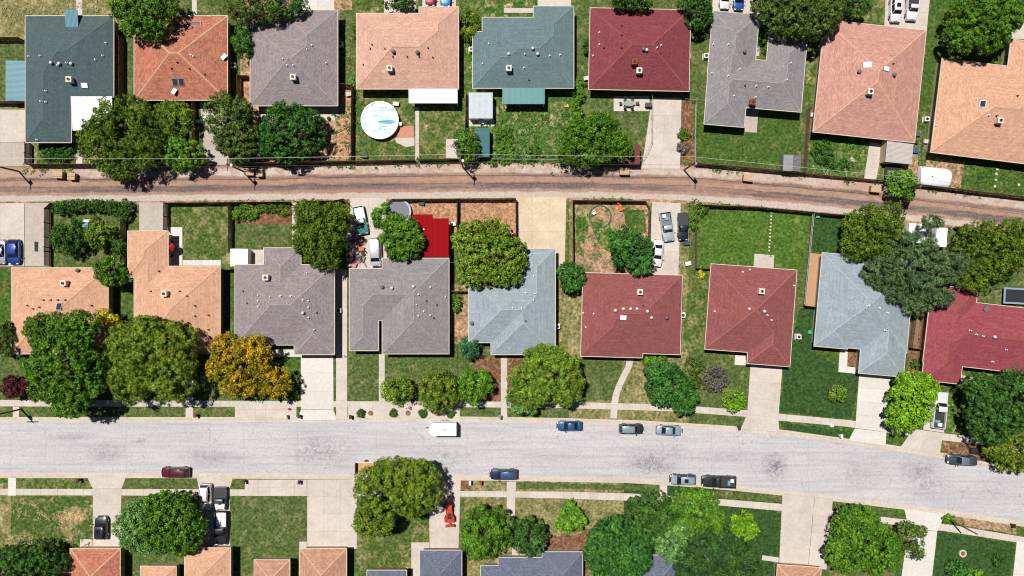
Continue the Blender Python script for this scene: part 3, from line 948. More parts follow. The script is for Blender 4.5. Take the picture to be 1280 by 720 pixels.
    for item in vents.split():
        kind, rest = item[0], item[1:]
        px, py = (float(t) for t in rest.split(','))
        x, y, z = at(px, py)
        if kind in 'pdtux':
            o = link(vent_mesh(kind).name.split('.')[0], vent_mesh(kind), None, roof); o.location = (x, y, z)
            o.rotation_euler = (0, 0, random.uniform(0, 1))
        elif kind in 'cb':
            s = .46
            col = M_CREAM if kind == 'c' else M_BRICK
            mb = MB().box(x - s, y - s, z - .6, x + s, y + s, z + .95).box(x - s - .06, y - s - .06, z + .95, x + s + .06, y + s + .06, z + 1.05)
            o = mb.build('chimney', col, roof)
            MB().lathe([(.24, z + 1.05), (.24, z + 1.25), (.15, z + 1.25), (.15, z + 1.1)], 12, (x, y)).build('flue', M_DARK, roof)
        elif kind in 'sk':
            w, h = (.55, .4) if kind == 's' else (.4, .55)
            gx = (roof_z(rects, x + .05, y, k) - roof_z(rects, x - .05, y, k)) / .1
            gy = (roof_z(rects, x, y + .05, k) - roof_z(rects, x, y - .05, k)) / .1
            zz = lambda X, Y, d: z + gx * (X - x) + gy * (Y - y) + d
            for nm, ww, hh, d0, d1, mt in (('skylight', w + .08, h + .08, -.1, .12, M_METAL), ('skylight_pane', w, h, .1, .15, M_WHITE if kind == 's' else M_GLASSW)):
                ring = [(x - ww, y - hh), (x + ww, y - hh), (x + ww, y + hh), (x - ww, y + hh)]
                mb = MB().add([(X, Y, zz(X, Y, d0)) for X, Y in ring] + [(X, Y, zz(X, Y, d1)) for X, Y in ring], [(3, 2, 1, 0), (4, 5, 6, 7), (0, 1, 5, 4), (1, 2, 6, 5), (2, 3, 7, 6), (3, 0, 4, 7)])
                mb.build(nm, mt, roof)
    HOUSES.append((root, tolocal, at))
    return root, tolocal, at, roof
def sheet_roof(name, root, tl, x0, y0, x1, y1, za, zb, mat, posts=True, along='x', pitch=.22, legs=(0, 1, 2, 3), leg_h=None):
    """ribbed metal patio cover attached to a house: the sheet has real ribs"""
    p, q = tl(x0, y0, (za + zb) / 2), tl(x1, y1, (za + zb) / 2)
    ax, bx, ay, by = min(p[0], q[0]), max(p[0], q[0]), min(p[1], q[1]), max(p[1], q[1])
    mb = ribbed_sheet(ax, ay, bx, by, za, zb, along, pitch)
    o = mb.build(name, mat, root)
    if posts:
        for X, Y in ((ax + .15, ay + .15), (bx - .15, ay + .15)):
            MB().box(X - .05, Y - .05, 0, X + .05, Y + .05, zb - .03).build('cover_post', M_WHITE, root)
    return o
def ribbed_sheet(ax, ay, bx, by, za, zb, along='x', pitch=.22):
    """za = height at the upper (far) edge, zb at the lower edge; ribs run down the slope"""
    mb = MB()
    n = max(4, int((bx - ax) / pitch)) if along == 'x' else max(4, int((by - ay) / pitch))
    prof = []
    for i in range(n):
        for s, h in ((0, 0), (.62, 0), (.7, .045), (.92, .045)):
            prof.append(((i + s) / n, h))
    prof.append((1, 0))
    m = len(prof)
    vs = []
    for dz in (0, -.04):
        for t, h in prof:
            hh = h if dz == 0 else 0
            if along == 'x':
                x = ax + (bx - ax) * t
                vs += [(x, ay, zb + hh + dz), (x, by, za + hh + dz)]
            else:
                y = ay + (by - ay) * t
                vs += [(ax, y, za + hh + dz), (bx, y, zb + hh + dz)]
    fs = []
    for i in range(m - 1):
        a = 2 * i
        fs.append((a, a + 2, a + 3, a + 1) if along == 'x' else (a, a + 1, a + 3, a + 2))
        b = 2 * m + a
        fs.append((b, b + 1, b + 3, b + 2))
        fs.append((a, b, b + 2, a + 2)); fs.append((a + 1, a + 3, b + 3, b + 1))
    fs.append((0, 1, 2 * m + 1, 2 * m)); e = 2 * (m - 1)
    fs.append((e, 2 * m + e, 2 * m + e + 1, e + 1))
    return mb.add(vs, fs)

def CR(r, g, b): return C(min(255, r + 12), min(255, g + 13), min(255, b + 14), .72)
R_SLATE = shingle('slate_teal_shingles', CR(66, 84, 86), CR(82, 100, 101), CR(92, 110, 108), streak=.3)
R_TEAL = shingle('green_grey_shingles', CR(92, 114, 118), CR(108, 130, 132), CR(122, 142, 142), streak=.3)
R_TILE = shingle('rust_tile', CR(156, 86, 64), CR(196, 122, 94), CR(214, 148, 118), .4, .26, .4)
R_SALM = shingle('salmon_shingles', CR(206, 158, 136), CR(226, 180, 158), CR(192, 138, 118), .5, .2, .5)
R_SALM2 = shingle('rose_salmon_shingles', CR(192, 136, 120), CR(216, 162, 144), CR(180, 122, 108), .5, .2, .6)
R_ORNG = shingle('apricot_shingles', CR(208, 156, 122), CR(228, 178, 146), CR(198, 138, 106), .5, .2, .5)
R_GREY = shingle('grey_brown_shingles', CR(132, 122, 124), CR(162, 150, 150), CR(146, 122, 122), .36, .17, .5)
R_GREY2 = shingle('grey_shingles', CR(132, 126, 126), CR(154, 148, 148), CR(140, 132, 134), .36, .17, .4)
R_RED = shingle('dark_red_shingles', CR(116, 46, 52), CR(142, 62, 68), CR(150, 80, 82), .36, .17, .4)
R_RED2 = shingle('faded_red_shingles', CR(132, 70, 68), CR(156, 90, 84), CR(142, 66, 62), .36, .17, .5)
R_CLAY = shingle('clay_shingles', CR(180, 130, 102), CR(206, 158, 128), CR(164, 108, 82), .5, .2, .6)
R_CRIM = shingle('crimson_shingles', CR(142, 50, 60), CR(164, 72, 80), CR(150, 86, 92), .36, .17, .5)
R_BLUE = shingle('pale_blue_grey_shingles', CR(146, 158, 164), CR(164, 176, 182), CR(134, 146, 156), .36, .17, .4)
R_NAVY = shingle('blue_slate_shingles', CR(88, 94, 112), CR(112, 118, 136), CR(98, 104, 122), .36, .17, .4)
CAP_OR = plain('orange_ridge_tile', CR(214, 164, 132), .9, var=.22, scale=2.5)
CAP_RED = plain('red_ridge_tile', CR(146, 74, 66), .9, var=.3, scale=2.5)
W_BRK = plain('brick_wall', C(176, 130, 104), .9, var=.25, scale=6)
W_BUF = plain('buff_brick_wall', C(206, 180, 150), .9, var=.2, scale=6)
W_GRY = plain('grey_siding', C(190, 186, 180), .8, var=.08)
M_AQUA = ribbed('aqua_sheet', C(88, 150, 166))
M_TEALS = ribbed('teal_sheet', C(104, 166, 164))
M_TEALB = ribbed('dark_teal_sheet', C(40, 118, 120))
M_WHTS = ribbed('white_sheet', (.82, .82, .83, 1), dirt=(.7, .7, .71, 1))
M_REDS = plain('bright_red_sheet', C(164, 16, 24), .85, spec=.1, var=.06)
M_GRYS = ribbed('grey_sheet', C(204, 216, 222), dirt=C(170, 174, 178))
M_RUST = ribbed('rusty_white_sheet', C(226, 214, 206), dirt=C(190, 110, 60))

r, tl, at, rf = house('dark slate teal roofed house with aqua porch awning and white patio cover', [(32, 20, 142, 121), (32, 66, 89, 178)], 0, R_SLATE, W_BRK,
    'c90,101 s106,107 t65,79 p51,70 p73,82 t75,80 p84,79 t90,80 p58,114 p52,127 p58,128 p129,70 p133,54 p120,75 p37,71 p47,175', gutter=M_CREAM)
sheet_roof('patio_cover', r, tl, 89.5, 121, 141, 163, 2.75, 2.45, M_WHTS)
sheet_roof('porch_awning', r, tl, 82, 13, 98, 38, 3.75, 3.35, M_AQUA, False)
house('rust orange tiled house with two small dark skylights', [(168, 20, 284, 125)], 0, R_TILE, W_BUF, 'x219,115 k219,103 k227,103 p239,69 p242,71 d222,78 d215,86 d237,86 d256,93 x281,72', capmat=CAP_OR)
r, tl, at, rf = HOUSES[-1][0], HOUSES[-1][1], HOUSES[-1][2], None
x, y, z = at(234.5, 30.5)
MB().box(x - 2.4, y - .42, z - .5, x + 2.4, y - .3, z + .12).box(x - 2.4, y + .3, z - .5, x + 2.4, y + .42, z + .2).box(x - 2.5, y - .42, z - .5, x - 2.4, y + .42, z + .16).box(x + 2.4, y - .42, z - .5, x + 2.5, y + .42, z + .16).build('roof_well_frame', CAP_OR, [c for c in r.children if c.name.startswith('roof')][0])
MB().box(x - 2.39, y - .29, z - .5, x + 2.39, y + .29, z + .06).build('roof_well_shade', M_DARK, [c for c in r.children if c.name.startswith('roof')][0])  # solid box: the shade inside the roof well is put into its dark colour
house('grey brown shingled house west of the round pool yard', [(313, 26, 422, 132), (352, 13, 422, 132)], 0, R_GREY, W_BRK, 'c368,98 p354,74 p359,82 p367,82 p390,57 p384,62 p408,79')
r, tl, at, rf = house('pale salmon roofed house with white patio cover beside round pool', [(446, 17, 573, 111), (524, 9, 573, 111)], 0, R_SALM, W_BUF,
    'c488,87 d465,56 u492,65 u522,66 d491,71 d509,71 d524,71 d481,61 d535,60 d463,61 d454,81 d541,72', capmat=CAP_OR)
sheet_roof('patio_cover', r, tl, 511, 111.5, 572, 129, 2.75, 2.5, M_WHTS)
r, tl, at, rf = house('teal grey roofed house with ribbed teal patio cover', [(591, 40, 717, 110), (603, 22, 717, 110), (667, 8, 717, 110)], 0, R_TEAL, W_GRY,
    'c636,87 p611,55 t636,68 t672,68 p656,68 t666,61 p603,80 p687,70 p700,69 d661,100 p655,85')
sheet_roof('patio_cover', r, tl, 628, 110.5, 681, 130, 2.8, 2.5, M_TEALS)
house('dark red roofed house with white chimney beside brick chimney', [(738, 10, 861, 114), (738, 10, 819, 112)], 1.2, R_RED, W_BRK,
    'c798,90 b792,79 p749,41 p749,56 d777,32 d777,44 d755,60 u804,62 t808,63 p821,60 p826,57 p741,70 d825,67 d777,60', capmat=CAP_RED)
house('grey L shaped roof house with brick chimney by the lawn', [(887, 70, 1001, 140), (892, 14, 930, 159), (891, 15, 942, 100), (961, 44, 1001, 140)], 4.8, R_GREY2, W_BRK,
    'b939,129 u930,65 p891,56 p910,56 p924,87 p910,95 d931,107 p945,108 p960,109 p917,120 p944,122 p988,79 p983,100 p889,92')
house('rose salmon roofed house with two white skylights', [(1031, 25, 1143, 178)], 6, R_SALM2, W_BUF, 'c1085,116 s1084,81 s1108,86 u1073,90 u1117,94 d1116,80', capmat=CAP_OR)
house('apricot roofed house with single chimney near the corner of the alley', [(1178, 73, 1310, 208), (1264, 49, 1330, 200)], 7, R_ORNG, W_BUF, 'c1246,152 k1228,130 p1235,144 d1245,145 p1219,124 d1271,120 p1169,157', capmat=CAP_OR)
# row between the alley and the street
house('apricot roofed house with dark skylight behind big street tree', [(15, 335, 135, 442)], 0, R_ORNG, W_BUF, 'c83,354 k74,383 d55,375 d64,375 d73,375 d82,375 d50,384 d42,386 d35,382 d115,382 u98,338', capmat=CAP_OR)
house('apricot roofed house with long wing reaching toward the alley', [(168, 333, 275, 442), (160, 289, 210, 346), (168, 289, 210, 420)], 0, R_ORNG, W_BUF,
    'c208,367 d189,364 d202,365 d225,364 d234,370 d244,382 d244,395 d261,394 d261,412 d199,339', capmat=CAP_OR)
house('grey brown shingled house with front garage behind orange tree', [(294, 331, 418, 431), (330, 310, 376, 400), (368, 340, 418, 443)], 0, R_GREY, W_BRK,
    'c334,347 d304,364 d309,379 p323,369 p323,376 p323,383 p338,371 p351,370 p364,370 p379,375 p386,376 p386,384 t379,391 p386,397 d396,391 p393,412 p384,341')
house('grey brown shingled house with narrow slot in its front roof', [(437, 336, 561, 400), (437, 336, 473, 438), (478, 323, 561, 442)], 0, R_GREY2, W_BRK,
    'u478,359 t490,360 t517,358 p538,359 p521,381 p523,368 d533,376 d546,381 p523,395 p530,389 p538,394 d542,397 p557,371')
house('pale blue grey roofed house behind cauliflower shaped tree', [(586, 346, 694, 428), (614, 346, 694, 443), (648, 311, 694, 440)], 0, R_BLUE, W_GRY, 'p641,385 p652,385 p657,366 p669,367 p667,345 p667,375 d657,401 u590,404')
house('faded red roofed house with row of round white vents', [(729, 341, 850, 443), (729, 341, 803, 447)], 1.6, R_RED2, W_BRK, 'c799,365 s779,397 t769,388 t779,386 t788,386 t796,386 t809,389 t814,397 p742,392 p729,391 p732,409 d804,382 u833,397', capmat=CAP_RED)
house('faded red roofed house with garage wing and clean beige driveway', [(889, 330, 988, 444), (942, 345, 987, 458)], 4.2, R_RED2, W_BRK, 'c950,364 t936,386 t955,389 p959,394 p964,400 p893,389 p928,340 p937,337 p992,357')
house('pale blue grey roofed house with white driveway and small courtyard', [(1028, 316, 1133, 441), (1085, 335, 1129, 471), (1028, 316, 1059, 436)], 5, R_BLUE, W_GRY, 'p1085,382 p1099,385 p1109,391 p1106,413')
house('crimson roofed house behind white pickup at the right edge', [(1163, 372, 1310, 470), (1168, 356, 1213, 440), (1163, 380, 1200, 480)], 6.5, R_CRIM, W_BRK, 'x1231,386 p1212,413 p1220,418 p1228,420 t1242,421 p1257,437 p1240,452', capmat=CAP_RED)
# row south of the street, cut by the lower edge of the photograph
house('rust orange roofed house with black car on its driveway', [(40, 716, 150, 800), (88, 686, 150, 800)], 0, R_TILE, W_BUF, '', capmat=CAP_OR)
house('apricot roofed house behind three parked vehicles on its driveway', [(231, 685, 288, 800), (176, 708, 220, 800), (176, 745, 288, 800)], 0, R_ORNG, W_BUF, '', capmat=CAP_OR)
house('clay coloured roof house south of the wide empty driveway', [(375, 686, 433, 800), (318, 700, 362, 800), (318, 745, 433, 800)], 0, R_CLAY, W_BUF, '', capmat=CAP_OR)
house('blue slate roofed house behind the orange tractor', [(525, 688, 577, 800), (459, 713, 508, 800), (459, 745, 577, 800)], 0, R_NAVY, W_BRK, '')
house('blue slate roofed house behind two round green trees', [(601, 707, 728, 800), (623, 697, 728, 800), (678, 690, 728, 800)], 0, R_NAVY, W_GRY, '')
house('blue slate roofed house almost hidden between dark tree crowns', [(795, 694, 850, 780), (795, 716, 930, 800)], 0, R_NAVY, W_BRK, '')
house('clay coloured roof house behind the double beige driveway', [(972, 706, 1020, 800), (972, 730, 1090, 810)], 4, R_CLAY, W_BUF, '', capmat=CAP_OR)
#PART3
# ---------------------------------------------------------------- trees and shrubs
def CL(r, g, b): return C(r, g, b, 1.25)
LEAF = {
 'green': leaf('leaf_green', CL(66, 108, 22), CL(104, 142, 38), CL(46, 86, 18)),
 'bright': leaf('leaf_bright', CL(80, 124, 26), CL(114, 154, 44), CL(58, 104, 22)),
 'yelgreen': leaf('leaf_yellow_green', CL(92, 120, 28), CL(134, 154, 52), CL(66, 104, 24)),
 'olive': leaf('leaf_olive', CL(66, 90, 30), CL(104, 122, 50), CL(46, 72, 24)),
 'oliveyel': leaf('leaf_olive_yellow', CL(84, 108, 24), CL(134, 146, 42), CL(58, 94, 22)),
 'deep': leaf('leaf_deep', CL(42, 90, 28), CL(76, 124, 46), CL(30, 68, 24)),
 'forest': leaf('leaf_forest', CL(46, 84, 26), CL(82, 120, 46), CL(32, 64, 22)),
 'blue': leaf('leaf_blue_green', CL(44, 88, 52), CL(84, 126, 84), CL(34, 70, 42)),
 'greygreen': leaf('leaf_grey_green', CL(62, 86, 46), CL(104, 126, 80), CL(40, 64, 34)),
 'pale': leaf('leaf_pale', CL(84, 128, 58), CL(128, 164, 92), CL(64, 108, 46)),
 'orange': leaf('leaf_orange', CL(136, 124, 22), CL(204, 162, 34), CL(74, 98, 26), big=.2),
 'night': leaf('leaf_dark_evergreen', CL(38, 72, 26), CL(74, 106, 46), CL(28, 56, 20)),
 'moss': leaf('leaf_moss', CL(72, 98, 20), CL(112, 132, 34), CL(50, 78, 18)),
 'yellow': leaf('leaf_yellow', CL(176, 164, 20), CL(210, 192, 54), CL(120, 136, 30)),
 'purple': leaf('leaf_purple', CL(72, 22, 34), CL(104, 42, 54), CL(46, 20, 28)),
 'greypurple': leaf('leaf_grey_purple', CL(90, 88, 78), CL(122, 116, 104), CL(72, 66, 66)),
 'lime': leaf('leaf_lime', CL(100, 146, 18), CL(136, 176, 40), CL(76, 122, 16)),
}
M_BARK = plain('bark', C(112, 92, 76), .95, var=.35, scale=6)
M_BARKG = plain('grey_bark', C(170, 160, 150), .95, var=.25, scale=6)
STYLE = {   # lump radius (m), lumps per m2, leaf size, leaves per lump, looseness, leaf aspect
 'cauli': (.55, 1.0, .22, 62, .1, 1.3),
 'leafy': (.42, 1.35, .25, 38, .25, 1.5),
 'loose': (.45, 1.15, .24, 36, .5, 1.9),
 'spiky': (.45, 1.1, .33, 34, .3, 2.6),
 'shrub': (.3, 2.6, .17, 30, .25, 1.5),
 'conifer': (.45, 1.1, .24, 40, .45, 3.4),
}
def crown_mesh(blobs, style, seed, dens=1.0):
    rng = np.random.default_rng(seed)
    lr, lpm, ls, lpl, loose, asp = STYLE[style]
    cen, nor, rad = [], [], []
    for (bx, by, bz, rx, ry, rz) in blobs:
        area = 2.6 * PI * ((rx * ry) ** .8 + (rx * rz) ** .8 + (ry * rz) ** .8) ** (1 / .8) / 3 ** (1 / .8) * 1.0
        n = max(5, int(area * lpm * 1.35 * dens))
        d = rng.normal(size=(n * 2, 3))
        d /= np.linalg.norm(d, axis=1)[:, None]
        d = d[d[:, 2] > -.55][:n]
        # uneven outline: a few low waves
        ph = rng.uniform(0, 6.28, 6)
        az = np.arctan2(d[:, 1], d[:, 0])
        wob = 1 + .08 * np.sin(3 * az + ph[0]) + .07 * np.sin(5 * az + ph[1] + 2 * d[:, 2]) + .055 * np.sin(8 * az + ph[2]) + rng.normal(0, .075 + .08 * loose, len(d))
        r = np.array([rx, ry, rz]) - lr * .55
        r = np.maximum(r, .12)
        p = d * r * np.clip(wob, .5, 1.14)[:, None]
        # a second layer deeper inside fills the crown
        m2 = int(len(d) * .6)
        p2 = d[:m2] * r * rng.uniform(.5, .74, (m2, 1))
        c = np.vstack([p, p2]) + np.array([bx, by, bz])
        keep = np.ones(len(c), bool)
        for (qx, qy, qz, sx, sy, sz) in blobs:
            if (qx, qy, qz) == (bx, by, bz): continue
            e = (c - np.array([qx, qy, qz])) / np.maximum(np.array([sx, sy, sz]) - lr * .9, .1)
            keep &= (np.linalg.norm(e, axis=1) > .72)
        dd = np.vstack([d, d[:m2]])
        cen.append(c[keep]); nor.append(dd[keep])
        rad.append(rng.uniform(.7, 1.25, keep.sum()) * min(lr, .55 * min(rx, ry)))
    cen, nor, rad = np.vstack(cen), np.vstack(nor), np.concatenate(rad)
    N = len(cen)
    k = lpl
    d = rng.normal(size=(N, k, 3))
    d += nor[:, None, :] * .9 + np.array([0, 0, .35])
    d /= np.linalg.norm(d, axis=2)[..., None]
    rr = rad[:, None, None] * (1 + rng.normal(0, .12 + .3 * loose, (N, k, 1)))
    sq = np.array([1, 1, .8])
    p = (cen[:, None, :] + d * rr * sq).reshape(-1, 3)
    nn = (d * 1.0 + rng.normal(0, .35 + .45 * loose, (N, k, 3))).reshape(-1, 3)
    nn /= np.linalg.norm(nn, axis=1)[:, None]
    if style in ('spiky', 'conifer'):     # long leaves point outwards
        t = (nor[:, None, :] + d * .8 + rng.normal(0, .35, (N, k, 3))).reshape(-1, 3)
        nn = nn + np.array([0, 0, .25])
    else:
        t = rng.normal(size=p.shape)
    b = np.cross(nn, t); b /= np.linalg.norm(b, axis=1)[:, None] + 1e-9
    t = np.cross(b, nn); t /= np.linalg.norm(t, axis=1)[:, None] + 1e-9
    sz = ls * rng.uniform(.6, 1.3, (len(p), 1))
    t = t * sz * .5 * math.sqrt(asp); b = b * sz * .5 / math.sqrt(asp)
    nn = nn / (np.linalg.norm(nn, axis=1)[:, None] + 1e-9)
    v = np.stack([p - t, p - t * .1 + b + nn * sz * .08, p + t, p - t * .1 - b + nn * sz * .08], 1).reshape(-1, 3)
    M = len(p)
    me = bpy.data.meshes.new('crown')
    me.vertices.add(4 * M)
    me.vertices.foreach_set('co', v.astype(np.float32).ravel())
    me.loops.add(4 * M)
    me.loops.foreach_set('vertex_index', np.arange(4 * M, dtype=np.int32))
    me.polygons.add(M)
    me.polygons.foreach_set('loop_start', np.arange(0, 4 * M, 4, dtype=np.int32))
    me.update(calc_edges=True)
    return me, cen
NLEAF = [0]
TREES = []
def tree(label, blobs, style, col, h=None, cat='tree', group='trees of the street', dens=1.0, seed=None, bark=None, flat=.72, name=None):
    """blobs: (px, py, radius_x px, radius_y px[, height factor]) of each part of the crown as seen from above"""
    seed = seed or (int(blobs[0][0] * 7 + blobs[0][1] * 13) % 9973 + 1)
    rng = random.Random(seed)
    mx = max((b[2] + b[3]) / 2 for b in blobs) * S
    if h is None: h = min(9.5, 2.2 + mx * 1.15)
    small = cat != 'tree'
    if not small: h *= 1.15
    bl = []
    c0 = None
    for b in blobs:
        hf = b[4] if len(b) > 4 else 1.0
        rx, ry = b[2] * S * .94, b[3] * S * .94
        top = h * hf
        rz = min((rx + ry) / 2 * flat, top * .5)
        z = top - rz
        f = (D - z) / D
        w = P(b[0], b[1], z)
        if c0 is None: c0 = Vector((w.x, w.y, .1))
        bl.append((w.x - c0.x, w.y - c0.y, z - .1, rx * f, ry * f, rz))
    nm = name or {'tree': 'tree', 'shrub': 'shrub', 'hedge': 'hedge'}[cat]
    root = empty(nm, c0, 0, label, cat, group)
    me, cen = crown_mesh(bl, style, seed, dens)
    NLEAF[0] += len(me.polygons)
    link('crown', me, LEAF[col], root)
    TREES.append((blobs, h))
    # trunk and limbs
    mb = MB()
    tz = max(.2, bl[0][2] - bl[0][5] * .5)
    tr = max(.03, .035 * h)
    mid = (bl[0][0] * .4 + rng.uniform(-.1, .1), bl[0][1] * .4 + rng.uniform(-.1, .1), tz * .55)
    mb.tube([(0, 0, -.15), (0.02, 0, .1), mid, (bl[0][0] * .6, bl[0][1] * .6, tz)], [tr * 1.5, tr * 1.1, tr * .9, tr * .7], 8)
    tk = mb.build('trunk', bark or M_BARK, root, 60)
    if not small:
        far = [c for c in cen if c[2] > tz * .8]
        rng.shuffle(far)
        for c in far[:9]:
            s = Vector((bl[0][0] * .6, bl[0][1] * .6, tz * rng.uniform(.75, 1)))
            e = Vector(c)
            m = s.lerp(e, .5) + Vector((rng.uniform(-.3, .3), rng.uniform(-.3, .3), .25))
            MB().tube([s, m, s.lerp(e, .95)], [tr * .5, tr * .3, tr * .1], 6).build('limb', bark or M_BARK, tk, 60)
    return root
T = tree
GB, GA, GS = 'trees in the back gardens', 'trees beside the street', 'shrubs and bushes'
T('mid green tree between the slate and the rust orange roofs at the top', [(183, 14, 40, 36), (165, 4, 24, 22, .9)], 'leafy', 'green', group=GB)
T('dusty green tree left of the driveway at the top edge', [(312, 12, 32, 18), (338, 16, 20, 12, .9)], 'loose', 'olive', group=GB)
T('small dark evergreen tree squeezed between rust orange and grey roofs', [(303, 50, 13, 22)], 'conifer', 'deep', 4.5, group=GB)
T('small dark tree shading the top edge of the grey roof', [(362, 8, 24, 15)], 'leafy', 'forest', group=GB)
T('broad airy green tree below the white patio cover', [(155, 166, 47, 44), (150, 205, 26, 20, .8), (128, 180, 28, 30, .85), (180, 180, 24, 34, .9)], 'loose', 'moss', 7.0, group=GB, dens=1.15)
T('yellow green tree beside the fence under the rust orange roof', [(220, 150, 22, 22), (210, 138, 14, 12, .9)], 'loose', 'yelgreen', 4.6, group=GB)
T('small bright tree overhanging the alley below the yellow green tree', [(230, 194, 27, 20), (215, 188, 14, 16, .9)], 'leafy', 'bright', 4.6, group=GB)
T('dark olive upright tree beside the concrete back driveway', [(286, 150, 29, 34), (300, 182, 20, 22, .85), (295, 170, 26, 26, .9)], 'leafy', 'olive', 6.8, group=GB)
T('round deep green tree behind the grey brown roof', [(364, 166, 40, 37), (345, 178, 24, 22, .8)], 'leafy', 'deep', 6.4, group=GB, dens=1.15)
T('dense golden olive bush beside the salmon roof', [(587, 31, 14, 20)], 'cauli', 'oliveyel', 3.6, 'shrub', GS)
T('small dark tree on the top edge above the salmon roof', [(500, 4, 22, 8)], 'leafy', 'forest', 4.0, group=GB)
T('green leafy tree between the teal shed and white shed', [(582, 181, 16, 20)], 'loose', 'green', 4.6, group=GB)
T('wide bright green tree beside the dark red shed', [(742, 174, 40, 30), (726, 192, 30, 18, .85), (748, 160, 24, 18, 1.0), (765, 184, 28, 18, .9)], 'loose', 'green', 6.0, group=GB, dens=1.2)
T('green tree overhanging the top of the dark red roof', [(790, 0, 26, 14)], 'leafy', 'forest', group=GB)
T('dark green tree between dark red roof and grey roof at the top', [(873, 14, 17, 24), (860, 6, 12, 12)], 'leafy', 'forest', 5.0, group=GB)
T('large olive tree above the grey L shaped roof', [(1000, 18, 42, 34), (965, 6, 24, 24, .9), (1035, 14, 18, 26, .9)], 'leafy', 'olive', 8.0, group=GB, dens=1.1)
T('dark tree at the top edge beside the rose salmon roof', [(1070, 6, 18, 14)], 'leafy', 'forest', 5.5, group=GB)
T('big bright green tree overhanging the apricot roof at the top right', [(1228, 26, 42, 40), (1208, 44, 26, 24, .85), (1252, 14, 26, 30, .9)], 'leafy', 'green', 8.5, group=GB, dens=1.2)
T('small bright green tree overhanging the alley beside white boat cover', [(1126, 229, 18, 18), (1132, 243, 10, 9, .8)], 'leafy', 'bright', 4.6, group=GB)
T('dark round bush between grey wing and grey main roof', [(957, 52, 10, 13)], 'shrub', 'green', 2.4, 'shrub', GS)
T('bushy green vine along the fence beside the dark red roof', [(723, 118, 8, 12), (722, 138, 8, 12, .95), (724, 104, 5, 8, .9), (722, 155, 6, 8, .8)], 'shrub', 'bright', 2.0, 'shrub', GS)
T('dark clipped bush against the teal grey roof', [(733, 57, 5, 9)], 'shrub', 'deep', 1.8, 'shrub', GS)
T('low green shrub by the upper driveway edge', [(855, 167, 8, 7)], 'shrub', 'green', 1.4, 'shrub', GS)
T('low greyish purple shrub by the upper driveway edge', [(854, 184, 8, 8)], 'shrub', 'greypurple', 1.3, 'shrub', GS)
T('leafy ground bush below the slate roof garden bed', [(70, 194, 20, 11), (82, 190, 12, 9)], 'shrub', 'deep', 1.5, 'shrub', GS)
T('pale leafy shrub at the corner of the salmon roof', [(443, 102, 5, 6)], 'shrub', 'pale', 1.4, 'shrub', GS)
T('green shrub left of the salmon roof', [(443, 38, 4, 9)], 'shrub', 'green', 1.5, 'shrub', GS)
T('weedy bush in the yard behind the teal grey roof', [(668, 192, 12, 10), (640, 196, 12, 8, .8)], 'shrub', 'green', 1.0, 'shrub', GS)
T('wild bush along the alley fence by the teal shed', [(630, 180, 12, 24), (620, 200, 18, 8, .8)], 'shrub', 'green', 1.1, 'shrub', GS)
T('green bush in the bare yard below the rose salmon roof', [(1028, 190, 14, 16), (1050, 205, 12, 8, .8)], 'shrub', 'deep', 1.2, 'shrub', GS)
# between alley and street
hb = []
for i in range(12):
    x = 72 + i * 7.5
    hb.append((x, 258 - 4 * math.sin(PI * i / 11) + 2, 7, 8, 1 + .1 * math.sin(i * 2.1)))
hb += [(156, 258, 9, 9, 1.05), (153, 268, 9, 8, 1)]
T('clipped dark green hedge curving round the top of a garden', hb, 'shrub', 'forest', 2.3, 'hedge', 'hedges', name='hedge')
T('dark round tree left of the small lawn with hedge', [(85, 299, 21, 18), (76, 294, 13, 14, .9)], 'leafy', 'forest', 4.4, group=GB)
T('yellow green round tree in the middle of the hedged lawn', [(124, 293, 19, 17)], 'leafy', 'yelgreen', 3.8, group=GB)
T('dark little tree beside the yellow green tree', [(149, 309, 9, 10)], 'leafy', 'forest', 3.0, group=GB)
T('round olive green tree at the corner of the apricot roof', [(139, 339, 21, 19)], 'leafy', 'green', 4.8, group=GB)
T('round dark topiary bush beside the blue garden table', [(96, 279, 7, 6)], 'shrub', 'deep', 1.6, 'shrub', GS)
T('flat olive bush right of the blue garden table', [(118, 276, 7, 5)], 'shrub', 'olive', 1.5, 'shrub', GS)
T('huge bright green street tree in front of the apricot roof', [(82, 448, 46, 46), (60, 415, 28, 24, .9), (98, 410, 26, 22, .95), (62, 480, 28, 24, .85), (100, 484, 28, 26, .85), (88, 508, 22, 14, .7), (42, 410, 10, 10, .7)], 'leafy', 'green', 10.5, group=GA, dens=1.15)
T('huge cauliflower headed street tree with dense rounded clumps', [(192, 440, 46, 42), (165, 470, 28, 34, .88), (215, 468, 32, 34, .92), (185, 416, 36, 20, .92), (222, 430, 26, 28, .93), (152, 430, 18, 24, .8)], 'cauli', 'oliveyel', 8.8, group=GA, dens=1.2)
T('small yellow leaved tree tucked between the two huge street trees', [(138, 402, 13, 11), (130, 392, 8, 6, .9)], 'leafy', 'yellow', 4.5, group=GA)
T('dark round tree cut by the left edge of the photo', [(2, 424, 18, 22)], 'leafy', 'olive', 5.0, group=GA)
T('purple red leaved small tree on the lawn by the left edge', [(20, 484, 19, 13)], 'leafy', 'purple', 3.2, group=GA, dens=1.1)
T('orange and yellow autumn coloured tree in front of the grey brown roof', [(302, 455, 36, 28), (283, 438, 20, 20, .9), (340, 478, 24, 20, .85), (298, 482, 24, 14, .8), (270, 462, 12, 15, .75), (318, 432, 22, 14, .9)], 'loose', 'orange', 6.8, group=GA, dens=1.05)
T('large olive green tree shading the junk pile beside the alley', [(399, 292, 33, 36), (386, 268, 20, 18, .9), (420, 276, 20, 22, .9), (403, 322, 22, 15, .85)], 'loose', 'moss', 7.2, group=GB, dens=1.3)
